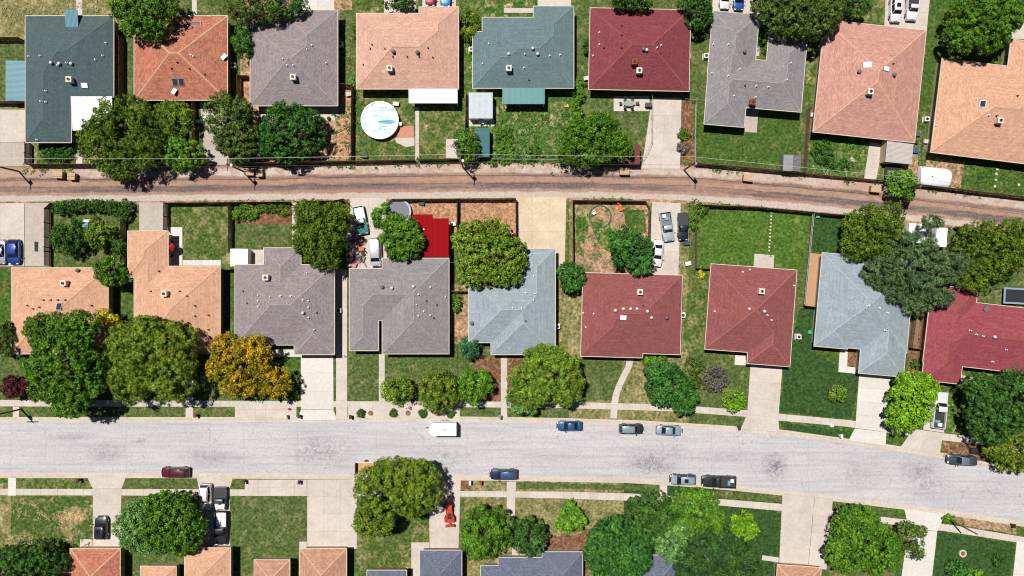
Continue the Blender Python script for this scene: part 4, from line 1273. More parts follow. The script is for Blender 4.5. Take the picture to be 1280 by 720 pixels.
T('green spreading tree beside the bright red patio roof', [(499, 291, 24, 23), (478, 272, 13, 16, .9), (515, 304, 15, 17, .85), (499, 312, 16, 14, .85)], 'spiky', 'green', 6.0, group=GB, dens=1.3)
T('round yellow green cauliflower tree above the pale blue roof', [(612, 316, 44, 40), (590, 300, 24, 22, .88), (632, 332, 26, 26, .88), (600, 344, 28, 16, .8)], 'leafy', 'yelgreen', 7.2, group=GB, dens=1.3)
T('leafy green bush along the top fence of the fenced lawn', [(308, 265, 15, 10), (298, 268, 9, 9, .9)], 'shrub', 'bright', 1.5, 'shrub', GS)
T('low mixed shrub border behind the fenced lawn', [(335, 260, 14, 6), (354, 262, 10, 7, .9)], 'shrub', 'green', 1.3, 'shrub', GS)
T('dark spiky little tree left of the faded red roof', [(715, 346, 17, 17), (705, 338, 9, 9, .8)], 'spiky', 'deep', 4.0, group=GB, dens=1.2)
T('rich green tree overhanging the red roof beside the parked white sedan', [(788, 314, 27, 24), (778, 296, 16, 12, .9), (800, 330, 16, 16, .85)], 'spiky', 'deep', 5.2, group=GB, dens=1.3)
T('round blue green conifer beside the blue grey roof porch', [(588, 434, 14, 14)], 'conifer', 'blue', 3.0, group=GA, dens=1.4)
T('bushy green plant in the narrow strip beside the pale blue roof', [(570, 378, 7, 12)], 'shrub', 'green', 1.8, 'shrub', GS)
T('first round green street tree right of the straight path', [(497, 489, 19, 18)], 'cauli', 'yelgreen', 4.2, group=GA)
T('largest of the three round street trees over the beige strip', [(549, 490, 27, 26)], 'cauli', 'oliveyel', 4.8, group=GA)
T('bright green round tree at the right end of the three', [(593, 482, 21, 23)], 'cauli', 'bright', 4.6, group=GA)
T('big lumpy yellow green tree with pale lower left side', [(690, 468, 36, 34), (662, 482, 28, 28, .85), (708, 480, 22, 28, .85), (680, 446, 24, 16, .9)], 'cauli', 'yelgreen', 6.8, group=GA, dens=1.2)
T('pale loose tree hanging over the pavement under a lumpy tree', [(654, 502, 21, 18)], 'loose', 'pale', 4.0, group=GA, dens=1.2)
T('spiky dark green tree with pale bare branches', [(836, 482, 28, 26), (822, 464, 16, 14, .9), (854, 500, 18, 18, .85)], 'spiky', 'deep', 5.0, group=GA, dens=1.1, bark=M_BARKG)
T('low yellow green shrub under the faded red roof edge', [(810, 450, 10, 7), (824, 449, 11, 7)], 'shrub', 'bright', 1.6, 'shrub', GS)
T('round olive bush right of the spiky tree', [(867, 457, 12, 11)], 'shrub', 'olive', 2.0, 'shrub', GS)
T('grey purple leaved bush left of the beige driveway', [(894, 474, 17, 16)], 'shrub', 'greypurple', 2.6, 'shrub', GS)
T('flat olive bush between olive and purple bushes', [(868, 478, 10, 8)], 'shrub', 'olive', 1.4, 'shrub', GS)
T('bright lime bush beside the pavement left of the beige driveway', [(917, 500, 14, 15)], 'shrub', 'lime', 2.6, 'shrub', GS)
T('small yellow green ornamental tree alone on the dark lawn', [(1047, 492, 12, 10)], 'shrub', 'yelgreen', 2.2, 'shrub', GS)
T('yellow green bush at the lower left corner of the lawn fence', [(876, 343, 5, 5)], 'shrub', 'yellow', 1.2, 'shrub', GS)
T('leafy shrub at the top left corner of the fenced lawn', [(876, 262, 9, 8), (868, 276, 5, 12, .9)], 'shrub', 'green', 1.6, 'shrub', GS)
T('bright lime green street tree with a dense oval crown', [(1140, 500, 28, 30), (1128, 520, 20, 22, .88), (1152, 488, 20, 22, .9), (1140, 478, 20, 14, .88)], 'leafy', 'lime', 6.2, group=GA, dens=1.35)
T('olive tree overhanging the dark lawn beside the alley', [(1090, 290, 36, 32), (1075, 305, 22, 22, .88), (1108, 272, 22, 18, .9), (1068, 282, 14, 16, .8)], 'loose', 'moss', 7.0, group=GB, dens=1.25)
T('wide feathery grey green tree with drooping branches over blue roof', [(1138, 328, 40, 36), (1104, 344, 26, 18, .8), (1166, 352, 28, 24, .85), (1146, 376, 20, 18, .75), (1190, 330, 26, 15, .85), (1164, 278, 14, 9, .8), (1120, 366, 14, 12, .75), (1178, 372, 16, 10, .75), (1094, 330, 12, 10, .75)], 'conifer', 'greygreen', 8.0, group=GB, dens=1.2, bark=M_BARKG)
T('dark olive tree behind the crimson roof', [(1236, 316, 42, 40), (1262, 300, 24, 28, .9), (1216, 340, 24, 24, .85)], 'loose', 'moss', 7.6, group=GB, dens=1.3)
T('small dark bush between the blue roof and the crimson roof', [(1144, 455, 6, 6)], 'shrub', 'deep', 1.4, 'shrub', GS)
T('huge dark green tree at the right edge by the street', [(1246, 506, 38, 36), (1224, 484, 20, 18, .85), (1270, 500, 30, 38, .95), (1238, 534, 26, 20, .85)], 'leafy', 'forest', 8.5, group=GA, dens=1.2)
T('loose olive tree overhanging the street at the right edge', [(1272, 566, 34, 24), (1250, 560, 20, 16, .8)], 'loose', 'oliveyel', 5.5, group=GA, dens=1.1)
# south side
T('huge double headed street tree beside the wide driveway', [(480, 612, 38, 36), (520, 610, 32, 36, .95), (470, 646, 26, 24, .85), (500, 590, 34, 18, .9)], 'cauli', 'oliveyel', 8.2, group=GA, dens=1.2)
T('bright green bushy tree leaning out under the double headed tree', [(468, 650, 26, 20)], 'leafy', 'bright', 4.6, group=GA)
T('large fresh green tree beside the driveway with three vehicles', [(216, 652, 39, 36), (228, 670, 28, 22, .88), (208, 630, 26, 16, .9)], 'leafy', 'green', 7.2, group=GA, dens=1.2)
T('greyer green feathery tree merging with the fresh green tree beside it', [(174, 658, 30, 27), (186, 676, 24, 18, .85), (180, 640, 20, 16, .9)], 'loose', 'pale', 6.2, group=GA, dens=1.2)
T('very dark green tree at the lower left corner', [(36, 704, 46, 26), (8, 714, 30, 30, .9)], 'leafy', 'forest', 7.0, group=GA, dens=1.1)
T('round dark green tree right of the tractor driveway', [(609, 664, 32, 33), (596, 676, 20, 22, .88)], 'cauli', 'green', 6.0, group=GA)
T('smaller round dark green tree above the blue slate roof', [(661, 671, 23, 24)], 'leafy', 'forest', 4.8, group=GA, dens=1.3)
T('small star shaped green tree alone on the dry lawn', [(713, 648, 15, 15), (700, 654, 8, 6, .8), (724, 654, 9, 8, .8), (712, 635, 7, 8, .8)], 'spiky', 'bright', 3.2, group=GA, dens=1.3)
T('large rich green tree with a domed leafy crown', [(772, 684, 38, 36), (752, 690, 22, 30, .88), (790, 690, 26, 28, .9)], 'spiky', 'deep', 7.6, group=GA, dens=1.3)
T('mid green tree overhanging the pavement right of the domed tree', [(812, 640, 30, 26), (826, 656, 16, 16, .9)], 'leafy', 'forest', 5.8, group=GA, dens=1.1)
T('fresh green spreading tree beside the black pickup', [(872, 640, 30, 28), (855, 632, 20, 20, .9), (890, 650, 16, 18, .85)], 'leafy', 'green', 5.6, group=GA, dens=1.1)
T('pale green feathery tree between darker crowns', [(838, 678, 22, 24), (852, 660, 14, 12, .9)], 'loose', 'pale', 5.4, group=GA, dens=1.3)
T('large dark shaggy evergreen tree at the bottom edge', [(882, 694, 36, 30), (866, 712, 24, 18, .8), (905, 700, 18, 22, .85)], 'conifer', 'night', 7.4, group=GA, dens=1.2, bark=M_BARKG)
T('smaller dark shaggy evergreen right of the large dark evergreen', [(924, 700, 24, 24), (910, 676, 13, 12, .85)], 'conifer', 'night', 6.2, group=GA, dens=1.2)
T('small vivid lime green round tree on the dark lawn', [(930, 658, 17, 17)], 'leafy', 'lime', 4.2, group=GA, dens=1.5)
T('large bright green tree right of the double beige driveway', [(1076, 674, 38, 36), (1058, 690, 26, 26, .88), (1098, 688, 26, 28, .9), (1072, 648, 26, 16, .88)], 'leafy', 'green', 7.4, group=GA, dens=1.3)
T('thin olive tree leaning over the white driveway', [(1134, 672, 18, 18), (1146, 690, 9, 8, .85), (1150, 664, 8, 8, .85)], 'loose', 'olive', 4.6, group=GA, dens=1.1)
T('dark spiky shrub at the bottom of the right lawn', [(1196, 712, 13, 10)], 'spiky', 'deep', 2.2, 'shrub', GS)
T('spreading bright shrub at the bottom edge of the right lawn', [(1216, 719, 12, 8)], 'spiky', 'bright', 1.8, 'shrub', GS)
T('round dark bush on the right lawn', [(1247, 700, 7, 8)], 'shrub', 'forest', 1.5, 'shrub', GS)
T('low round bush at the foot of the leaning street pole', [(1186, 649, 9, 7)], 'shrub', 'green', .9, 'shrub', GS)
for x, y, lb in ((452, 517, 'clipped dark round bush at the left end of the beige verge'), (492, 516.5, 'clipped dark round bush in the middle of the beige verge'), (528.5, 516.5, 'clipped dark round bush under the largest round street tree'), (564, 517, 'clipped dark round bush at the right end of the beige verge')):
    T(lb, [(x, y, 5.2, 5)], 'shrub', 'forest', .8, 'shrub', GS, dens=2.2)
#PART4
# ---------------------------------------------------------------- fences
M_FB = plain('fence_boards', C(158, 126, 98), .9, var=.35, scale=2.2)
M_FBG = plain('grey_fence_boards', C(150, 138, 126), .9, var=.3, scale=2.2)
M_FBW = plain('white_fence_boards', C(222, 216, 208), .8, var=.1)
M_LINK = plain('chain_link_wire', C(170, 172, 172), .5, .5)
PANEL = {}
def panel_mesh(kind, mat, h):
    key = (kind, mat.name, h)
    if key not in PANEL:
        mb = MB()
        rnd = random.Random(5)
        if kind == 'wood':        # unit panel, 1 long: boards on two rails
            n = 14
            for i in range(n):
                mb.box(i / n + .006, -.012 + rnd.uniform(-.008, .008), .06, (i + 1) / n - .006, .018, h + rnd.uniform(-.04, .04))
            mb.box(0, .018, .35, 1, .07, .45).box(0, .018, h - .35, 1, .07, h - .25)
        elif kind == 'rail':
            mb.box(0, -.02, h * .45, 1, .02, h * .6).box(0, -.02, h * .85, 1, .02, h)
        else:                     # chain link: top rail and crossing wires
            mb.box(0, -.02, h - .04, 1, .02, h)
            n = 9
            for i in range(n):
                for s in (0, 1):
                    a, b = (i / n, (i + 1.6) / n)
                    xa, xb = (a, min(1, b)) if s == 0 else (min(1, b), a)
                    w = .004
                    mb.add([(xa - w, 0.005 * s, .05), (xa + w, .005 * s, .05), (xb + w, .005 * s, h), (xb - w, .005 * s, h)], [(0, 1, 2, 3)])
        PANEL[key] = mb.mesh('fence_panel' if kind != 'link' else 'mesh_panel')
        PANEL[key].materials.append(mat)
        pw = .05 if kind != 'link' else .03
        pm = MB().box(-pw, -pw, -.1, pw, pw, h + .08).mesh('post')
        pm.materials.append(M_FENCEP if kind == 'wood' and mat is M_FB else mat)
        PANEL[key + ('p',)] = pm
    return PANEL[key], PANEL[key + ('p',)]
def fence(label, pts, kind='wood', mat=None, h=1.9, L=2.4, closed=False):
    mat = mat or {'wood': M_FB, 'link': M_LINK, 'rail': M_FBW}[kind]
    pm, po = panel_mesh(kind, mat, h)
    w = [P(x, y, 0) for x, y in pts]
    root = empty('fence' if kind != 'link' else 'chain_link_fence', (w[0].x, w[0].y, .1), 0, label, 'fence', 'garden fences')
    o0 = Vector((w[0].x, w[0].y, 0))
    for i in range(len(w) - 1):
        a, b = w[i] - o0, w[i + 1] - o0
        Ln = (b - a).length
        n = max(1, round(Ln / L))
        az = math.atan2(b.y - a.y, b.x - a.x)
        for k in range(n):
            p = a.lerp(b, k / n)
            o = link('fence_panel' if kind != 'link' else 'mesh_panel', pm, None, root)
            o.location = (p.x, p.y, random.uniform(-.02, .02)); o.rotation_euler = (0, 0, az + random.uniform(-.008, .008)); o.scale = (Ln / n, 1, 1)
            q = link('post', po, None, root); q.location = (p.x, p.y, 0); q.rotation_euler = (0, 0, az)
    q = link('post', po, None, root); q.location = w[-1] - o0
    return root
F = fence
F('wooden alley fence behind the slate roofed house', [(39, 207), (150, 207)])
F('wooden side fence beside the back driveway of the slate roofed house', [(39.5, 180), (39.5, 206)], L=1.8)
F('short wooden fence left of the aqua carport', [(-20, 51), (31, 51)])
F('wooden fence under the aqua carport over the concrete drive', [(-20, 130), (31, 130)])
F('wooden fence between the slate and rust orange roofed houses', [(142, 50), (156, 50), (156, 124)])
F('wooden fence beside the concrete back driveway near the olive tree', [(245, 126), (246, 200)])
F('wooden fence in the gap left of the grey brown roof', [(302, 133), (301, 98), (313, 98)])
F('wooden alley fence behind the deep green tree', [(300, 206), (441, 203)])
F('wooden fence along the left of the round pool yard', [(441, 203.6), (442, 110), (421, 107)])
F('wooden alley fence behind the round pool yard', [(443, 203.4), (519, 201.5)])
F('wooden alley fence right of the straight pool yard path', [(524, 201.4), (581, 200)])
F('wooden fence between the pool yard and the white shed', [(581.5, 199), (583, 118)])
F('chain link alley fence behind the teal roofed house', [(583, 200.2), (718, 201)], 'link', h=1.3)
F('wooden alley fence beside the dark red shed', [(719, 201.2), (797, 204)], h=1.6)
F('chain link fence curving along the long back driveway', [(814, 119), (813.5, 178), (806, 195), (798, 203.6)], 'link', h=1.3)
F('chain link fence on the right side of the long back driveway', [(855, 126), (882, 128)], 'link', h=1.3)
F('white rail fence beside the purple shrub', [(868, 132), (867, 205)], 'rail', h=1.2)
F('tall wooden alley fence behind the grey L shaped house', [(867, 205.5), (1002, 217.5)])
F('tall wooden fence between the grey and rose salmon houses', [(1008, 138), (1003, 217)])
F('chain link alley fence below the rose salmon roofed house', [(1003, 218), (1104, 227.5)], 'wood', h=1.5)
F('wooden fence between the rose salmon and apricot houses', [(1151, 158), (1147, 229)], 'link', h=1.4)
F('long wooden alley fence at the upper right', [(1112, 228.5), (1200, 239), (1340, 255)])
F('tall wooden fence left of the hedged garden', [(64, 332), (64, 262), (71, 255)], h=1.9)
F('tall wooden fence right of the hedged garden', [(157.5, 262), (157.5, 332)], h=1.9)
F('wooden fence between the grey and beige garden sheds', [(210.5, 288), (210.5, 254.8), (289.5, 254.2)])
F('wooden fence dividing two square lawns', [(290.4, 254.2), (290.4, 316)])
F('wooden alley fence behind the shrub border', [(290.8, 254.2), (364, 253.6)])
F('wooden alley fence beside the junk pile', [(372, 253.4), (421, 252.2), (432, 250), (437, 256)])
F('wooden alley fence above the bright red patio roof', [(486, 256), (492, 250.6), (571.5, 250)])
F('wooden fence beside the raked red dirt yard', [(572.4, 250), (572.4, 308)])
F('wooden alley fence along the raked red dirt yard', [(573, 250), (644.6, 249.6), (645, 316)])
F('wooden fence round the bare yard with a garden ring', [(715.4, 332), (715, 251.6), (805, 252.6), (810.5, 262), (809.5, 306)])
F('wooden alley fence behind the big fenced lawn', [(869, 257), (940, 260), (1013, 266.5)])
F('wooden fence down the left side of the big fenced lawn', [(868, 258), (868.6, 335.4), (890, 336)], h=1.5)
F('white rail fence down the right side of the big fenced lawn', [(1013.6, 267), (1003, 380)], 'rail', h=1.4)
F('wooden fence closing the gap beside the pale blue roof', [(1003, 382), (1020, 384)])
F('wooden alley fence beside the dark lawn and olive tree', [(1015, 267), (1062, 271), (1118, 277)])
F('wooden alley fence under the feathery grey green tree', [(1190, 285), (1330, 302)])
F('brown wooden fence between pale blue and crimson roofs', [(1139, 398), (1134, 434), (1154, 437)], h=1.7)
F('wooden fence closing the gap left of the grey brown garage roof', [(275.6, 337), (293.4, 337)])
F('wooden fence closing the gap left of the pale blue grey roof', [(562, 364), (586, 364)])

# ---------------------------------------------------------------- vehicles
CAR = {}
M_GLASS = glass()
M_TYRE = plain('tyre_rubber', (.015, .015, .016, 1), .85)
M_RIM = plain('alloy_rim', C(190, 190, 192), .3, .8)
M_HEAD = plain('headlight_lens', (.75, .78, .8, 1), .1, var=.02)
M_TAIL = plain('tail_light_lens', (.4, .02, .02, 1), .2, var=.02)
M_BUMP = plain('bumper_plastic', (.03, .03, .032, 1), .6)
def car(label, kind, px, py, rot, length, width, col, roofcol=None, hoodcol=None, extras='', cat=None, metal=.25):
    """px,py centre; rot: degrees on the picture, 0 = nose to the right, 90 = nose down; length / width in picture pixels"""
    L, Wd = length * S * .985, width * S * .95
    hgt = {'sedan': 1.45, 'suv': 1.75, 'pickup': 1.8, 'van': 1.8, 'hatch': 1.5}[kind]
    w = P(px, py, .8)
    cat = cat or {'sedan': 'car', 'suv': 'car', 'pickup': 'pickup truck', 'van': 'van', 'hatch': 'car'}[kind]
    base = .02 if (nroad(px) < py < sroad(px)) else (.07 if False else .17)
    root = empty('pickup_truck' if kind == 'pickup' else ('van' if kind == 'van' else 'parked_car'), (w.x, w.y, base), -math.radians(rot), label, cat, 'parked vehicles')
    pm = paint(*col)
    h = Wd / 2
    hood = {'sedan': .88, 'suv': 1.02, 'pickup': 1.08, 'van': 1.05, 'hatch': .92}[kind]
    belt = hood + .04
    # stations along x, t from -1 (rear) to 1 (nose): (t, half width factor, top height)
    if kind == 'pickup': ts = [(-.0, 1, belt), (.1, 1, belt), (.3, 1, belt), (.42, 1, hood + .03), (.6, .99, hood), (.8, .96, hood - .04), (.93, .9, hood - .12), (1, .78, hood - .38)]
    elif kind in ('suv', 'van'): ts = [(-1, .8, .62), (-.985, .88, belt - .1), (-.93, .95, belt), (-.6, 1, belt), (0, 1, belt), (.4, 1, hood + .02), (.62, .985, hood), (.82, .93, hood - .06), (.94, .82, hood - .16), (1, .62, hood - .42)]
    else: ts = [(-1, .68, .58), (-.985, .76, belt - .16), (-.9, .9, belt - .03), (-.72, .97, belt), (-.3, 1, belt + .02), (.2, 1, belt), (.42, .99, hood), (.65, .96, hood - .05), (.84, .89, hood - .13), (.95, .76, hood - .24), (1, .55, hood - .45)]
    mb = MB()
    ring = []
    for t, wf, zt in ts:
        x, y = t * L / 2, h * wf
        ring.append([(x, -y * .94, .24), (x, -y, .5), (x, -y * .99, min(zt - .06, .78)), (x, -y * .93, zt - .035), (x, -y * .8, zt), (x, -y * .4, zt + .025), (x, 0, zt + .035), (x, y * .4, zt + .025), (x, y * .8, zt), (x, y * .93, zt - .035), (x, y * .99, min(zt - .06, .78)), (x, y, .5), (x, y * .94, .24)])
    n = len(ring[0])
    vs = [v for r in ring for v in r]
    fs = []
    for i in range(len(ring) - 1):
        for k in range(n):
            a, b = i * n + k, i * n + (k + 1) % n
            fs.append((a, b, b + n, a + n))
    fs.append(tuple(range(n))[::-1]); fs.append(tuple((len(ring) - 1) * n + k for k in range(n)))
    mb.add(vs, [f[::-1] for f in fs])
    mb.build('body', pm, root, 35)
    if hoodcol:
        hm = paint(*hoodcol)
        m2 = MB()
        t0, t1 = (.47, .9) if kind != 'pickup' else (.44, .9)
        xa, xb = t0 * L / 2, t1 * L / 2
        m2.add([(xa, -h * .84, hood + .015), (xa, h * .84, hood + .015), (xb, h * .7, hood - .1), (xb, -h * .7, hood - .1)] + [(xa, -h * .84, hood + .05), (xa, h * .84, hood + .05), (xb, h * .7, hood - .04), (xb, -h * .7, hood - .04), ((xa + xb) / 2, -h * .8, hood + .04), ((xa + xb) / 2, h * .8, hood + .04)],
               [(4, 8, 9, 5)[::-1], (8, 7, 6, 9)[::-1], (0, 1, 5, 4)[::-1], (3, 2, 6, 7), (0, 4, 8, 7, 3)[::-1], (1, 5, 9, 6, 2)])
        m2.build('hood', hm, root)
    # cabin: (x, z) of windscreen foot, roof front, roof rear, rear foot
    if kind == 'sedan': cx = (.44, .16, -.32, -.66)
    elif kind == 'hatch': cx = (.46, .18, -.66, -.93)
    elif kind == 'suv': cx = (.42, .2, -.8, -.95)
    elif kind == 'van': cx = (.66, .4, -.88, -.97)
    else: cx = (.44, .24, -.02, -.1) if 'single' in extras else (.42, .22, -.06, -.12)
    xs = [c * L / 2 for c in cx]
    zt, zb = hgt, belt - .05
    wb, wt = h * .9, h * (.7 if kind != 'van' else .78)
    xm = (xs[1] + xs[2]) / 2
    vs = [(xs[0], -wb * .9, zb), (xs[0], wb * .9, zb), (xs[3], wb * .9, zb), (xs[3], -wb * .9, zb), (xm, -wb, zb), (xm, wb, zb),
          (xs[1], -wt * .93, zt - .05), (xs[1], wt * .93, zt - .05), (xs[2], wt * .93, zt - .05), (xs[2], -wt * .93, zt - .05), (xm, -wt, zt - .03), (xm, wt, zt - .03),
          (xs[1] - .12, -wt * .7, zt), (xs[1] - .12, wt * .7, zt), (xs[2] + .12, wt * .7, zt), (xs[2] + .12, -wt * .7, zt), (xm, -wt * .75, zt + .03), (xm, wt * .75, zt + .03)]
    fs = [(0, 6, 7, 1), (1, 7, 11, 5), (5, 11, 8, 2), (2, 8, 9, 3), (3, 9, 10, 4), (4, 10, 6, 0), (6, 12, 13, 7), (7, 13, 17, 11), (11, 17, 14, 8), (8, 14, 15, 9), (9, 15, 16, 10), (10, 16, 12, 6), (12, 16, 17, 13), (16, 15, 14, 17)]
    rm = paint(*roofcol) if roofcol else pm
    MB().add(vs, [f[::-1] for f in fs] if False else fs).build('cabin', rm, root, 40)
    def pane(name, a, b, c, d, inset=.06, out=.012, mt=M_GLASS, par=None):
        a, b, c, d = (Vector(q) for q in (a, b, c, d))
        nrm = (b - a).cross(d - a).normalized()
        ce = (a + b + c + d) / 4
        q = [p.lerp(ce, inset * 1.6) for p in (a, b, c, d)]
        if nrm.dot(ce - Vector((xm, 0, zb))) < 0: nrm = -nrm
        lo = [p - nrm * .01 for p in q]; hi = [p + nrm * out for p in q]
        MB().add(lo + hi, [(3, 2, 1, 0), (4, 5, 6, 7), (0, 1, 5, 4), (1, 2, 6, 5), (2, 3, 7, 6), (3, 0, 4, 7)]).build(name, mt, par or root)
    pane('windscreen', vs[0], vs[1], vs[7], vs[6])
    pane('rear_window', vs[3], vs[2], vs[8], vs[9], .08)
    for s in (0, 1):
        A = (vs[4], vs[0], vs[6], vs[10]) if s == 0 else (vs[5], vs[1], vs[7], vs[11])
        B = (vs[3], vs[4], vs[10], vs[9]) if s == 0 else (vs[2], vs[5], vs[11], vs[8])
        pane('side_window', *A); 
        if kind != 'pickup' or 'single' not in extras: pane('side_window', *B)
    if 'sun' in extras:
        MB().box(xm - .1, -wt * .5, zt + .0, xm + .65, wt * .5, zt + .045).build('sunroof', M_GLASS, root)
    if 'rack' in extras:
        for s in (-1, 1): MB().box(xs[2] + .25, s * wt * .82 - .03, zt - .02, xs[1] - .2, s * wt * .82 + .03, zt + .07).build('roof_rail', M_DARK, root)
    # wheels, lights, mirrors, bumpers
    R = .33 if kind in ('sedan', 'hatch') else .38
    for sx in (.6, -.6):
        for sy in (-1, 1):
            wv = MB()
            x0, y0 = sx * L / 2, sy * (h - .1)
            prof = [(R * .62, -.11), (R * .95, -.11), (R, -.07), (R, .07), (R * .95, .11), (R * .62, .11)]
            nn = 16
            vv_ = [(x0 + r_ * math.cos(2 * PI * k / nn), y0 + o_, R + r_ * math.sin(2 * PI * k / nn)) for r_, o_ in prof for k in range(nn)]
            ff = [(i * nn + k, i * nn + (k + 1) % nn, (i + 1) * nn + (k + 1) % nn, (i + 1) * nn + k) for i in range(5) for k in range(nn)]
            wh = wv.add(vv_, ff + [tuple(range(nn)), tuple(range(5 * nn, 6 * nn))]).build('wheel', M_TYRE, root)
            rv = [(x0 + R * .6 * math.cos(2 * PI * k / 10), y0 + sy * o_, R + R * .6 * math.sin(2 * PI * k / 10)) for o_ in (.09, .118) for k in range(10)]
            MB().add(rv, [tuple(range(10)), tuple(range(10, 20))] + [(k, (k + 1) % 10, 10 + (k + 1) % 10, 10 + k) for k in range(10)]).build('rim', M_RIM, wh)
    for s in (-1, 1):
        MB().box(L / 2 * .9, s * h * .62 - .17, hood - .3, L / 2 * .975, s * h * .62 + .17, hood - .15).build('headlight', M_HEAD, root)
        MB().box(-L / 2 * 1.002, s * h * .68 - .13, hood - .28, -L / 2 * .95, s * h * .68 + .13, hood - .08).build('tail_light', M_TAIL, root)
        MB().box(xs[0] * .78 - .07, s * (h + .1) - .1, belt - .02, xs[0] * .78 + .09, s * (h + .1) + .1, belt + .15).build('mirror', pm, root)
    MB().box(L / 2 * .96, -h * .66, .3, L / 2 * 1.012, h * .66, .52).build('bumper', M_BUMP, root)
    MB().box(-L / 2 * 1.015, -h * .78, .32, -L / 2 * .97, h * .78, .55).build('bumper', M_BUMP, root)
    if kind == 'pickup':
        bx0, bx1 = -L / 2, -.002 * L
        bm_ = paint('truck_bed_white', (.8, .8, .8, 1)) if 'whitebed' in extras else (plain('bed_liner_grey', C(120, 122, 128), .6) if 'greybed' in extras else plain('bed_liner', (.03, .03, .033, 1), .7))
        MB().box(bx0, -h * .88, .42, bx1, h * .88, .62).build('bed_floor', bm_, root)
        for s in (-1, 1):
            MB().box(bx0, s * h * .95 - h * .05, .35, bx1, s * h * .95 + h * .05, belt).build('bed_side', pm, root)
        MB().box(bx0 - .0, -h * .89, .4, bx0 + .09, h * .89, belt - .02).build('tailgate', pm, root)
        MB().box(bx1 - .1, -h * .89, .5, bx1 - .02, h * .89, belt - .01).build('bed_front', pm, root)
        if 'load' in extras:
            MB().box(bx0 + .4, -h * .5, .63, bx0 + 1.0, h * .1, .95).build('load', M_WHITE, root)
            MB().box(bx0 + 1.05, -h * .2, .63, bx0 + 1.5, h * .6, .85).build('load', plain('blue_tarp', C(120, 176, 196), .6), root)
        if 'cover' in extras:
            MB().box(bx0 + .06, -h * .9, belt - .02, bx1 - .12, h * .9, belt + .03).build('bed_cover', plain('bed_cover_vinyl', C(60, 62, 66), .6), root)
        if 'tool' in extras:
            MB().box(bx1 - .75, -h * .86, belt - .3, bx1 - .14, h * .86, belt + .08).build('tool_box', M_RIM, root)
    return root
BLK, WHT, SLV = ('black_paint', (.016, .017, .02, 1)), ('white_car_paint', (.8, .8, .8, 1)), ('silver_paint', C(188, 196, 204))
GRY = ('grey_paint', C(84, 92, 100))
car('metallic blue sedan parked right of the lumpy tree on the street', 'sedan', 712, 532.5, 180, 32.5, 13, ('metal_blue', C(44, 96, 150)))
car('dark green grey car with a pale roof parked in the middle of the north kerb', 'suv', 789.5, 536, 0, 31, 13, ('dark_green_grey', C(44, 56, 58)), ('pale_blue_roof', C(158, 176, 186)))
car('silver sedan parked below the spiky tree on the north kerb', 'sedan', 837, 538, 2, 33.5, 13, ('silver_blue', C(176, 192, 204)))
car('slate grey sedan parked on the north kerb near the right edge', 'sedan', 1202.5, 575, 184, 38, 13.5, ('slate_grey', C(72, 84, 96)), ('slate_pale', C(128, 148, 166)), extras='')
car('dark red car parked on the south kerb at the left', 'suv', 219, 590.5, 180, 36, 14, ('dark_red', C(96, 14, 26)), extras='rack')
car('dark blue car parked on the south kerb by the double headed tree', 'suv', 629.5, 593, 180, 35.5, 14, ('navy', C(22, 44, 84)), ('navy_roof', C(58, 92, 140)), extras='')
car('black and silver car with sunroof parked on the south kerb', 'suv', 853.5, 599.5, 181, 33, 14, ('blue_black', C(40, 52, 60)), ('silver_blue', C(176, 192, 204)), ('silver_blue', C(176, 192, 204)), 'sun')
car('black pickup with white load parked on the south kerb', 'pickup', 898.5, 602, 182, 43, 15.5, BLK, extras='load')
car('black car parked on the driveway at the lower left', 'suv', 127, 659.5, 270, 29, 16, BLK, extras='sun')
car('white car at the mouth of the three vehicle driveway', 'suv', 257, 621, 90, 33, 16, WHT, extras='rack')
car('grey pickup with white hood beside the white car', 'pickup', 276, 623, 90, 28.5, 15.5, GRY, hoodcol=WHT, extras='cover')
car('black pickup with white bed on the three vehicle driveway', 'pickup', 276.5, 660, 90, 42, 16.5, BLK, extras='whitebed')
car('white pickup with dark bed load on the driveway by the lime tree', 'pickup', 1174.5, 512.5, 276, 46, 16.5, WHT, extras='load')
car('teal pickup with white bed beside the junk pile', 'pickup', 451, 275.5, 78, 36, 14.5, ('teal_paint', C(64, 150, 142)), ('white_roof', (.75, .8, .78, 1)), extras='whitebed')
car('white van parked beside the grey brown roof near the junk', 'van', 469.5, 315.5, 88, 36, 15.5, ('van_white', C(214, 218, 224)))
car('silver pickup with cluttered grey bed on the alley driveway', 'pickup', 833.5, 283.5, 81, 37, 15.5, ('light_silver', C(196, 210, 220)), extras='greybed tool load')
car('white sedan parked behind the silver pickup', 'sedan', 822, 316.5, 96, 34, 14, WHT)
car('black pickup parked on the grass beside the fenced lawn', 'pickup', 853.5, 283.5, 90, 34.5, 13.5, ('midnight_blue', C(26, 36, 52)), extras='cover')
car('bright blue car on the concrete drive at the left edge', 'hatch', 17.5, 315, 90, 31.5, 16.5, ('bright_blue', C(28, 70, 168)))
car('silver car cut off by the left edge of the photo', 'sedan', 0.5, 315, 90, 31, 15, SLV)
car('red car cut off by the top edge above the salmon roof', 'sedan', 538, -7, 90, 30, 13, ('bright_red', C(150, 24, 40)))
car('light blue car cut off by the top edge above the salmon roof', 'sedan', 557, -6, 90, 30, 13.5, ('sky_blue', C(64, 140, 200)))
car('white car cut off by the top edge above the grey roof', 'sedan', 906, -4, 92, 31, 13.5, WHT)
car('royal blue car cut off by the top edge above the grey roof', 'sedan', 923.5, -2, 92, 30, 14, ('royal_blue', C(30, 96, 180)))
car('white car with black windows on the driveway above the rose salmon roof', 'suv', 1119.5, 12, 92, 32, 15, WHT, extras='sun')
car('white pickup with black bed on the driveway above the rose salmon roof', 'pickup', 1140, 9, 94, 34, 15, WHT, extras='cover')
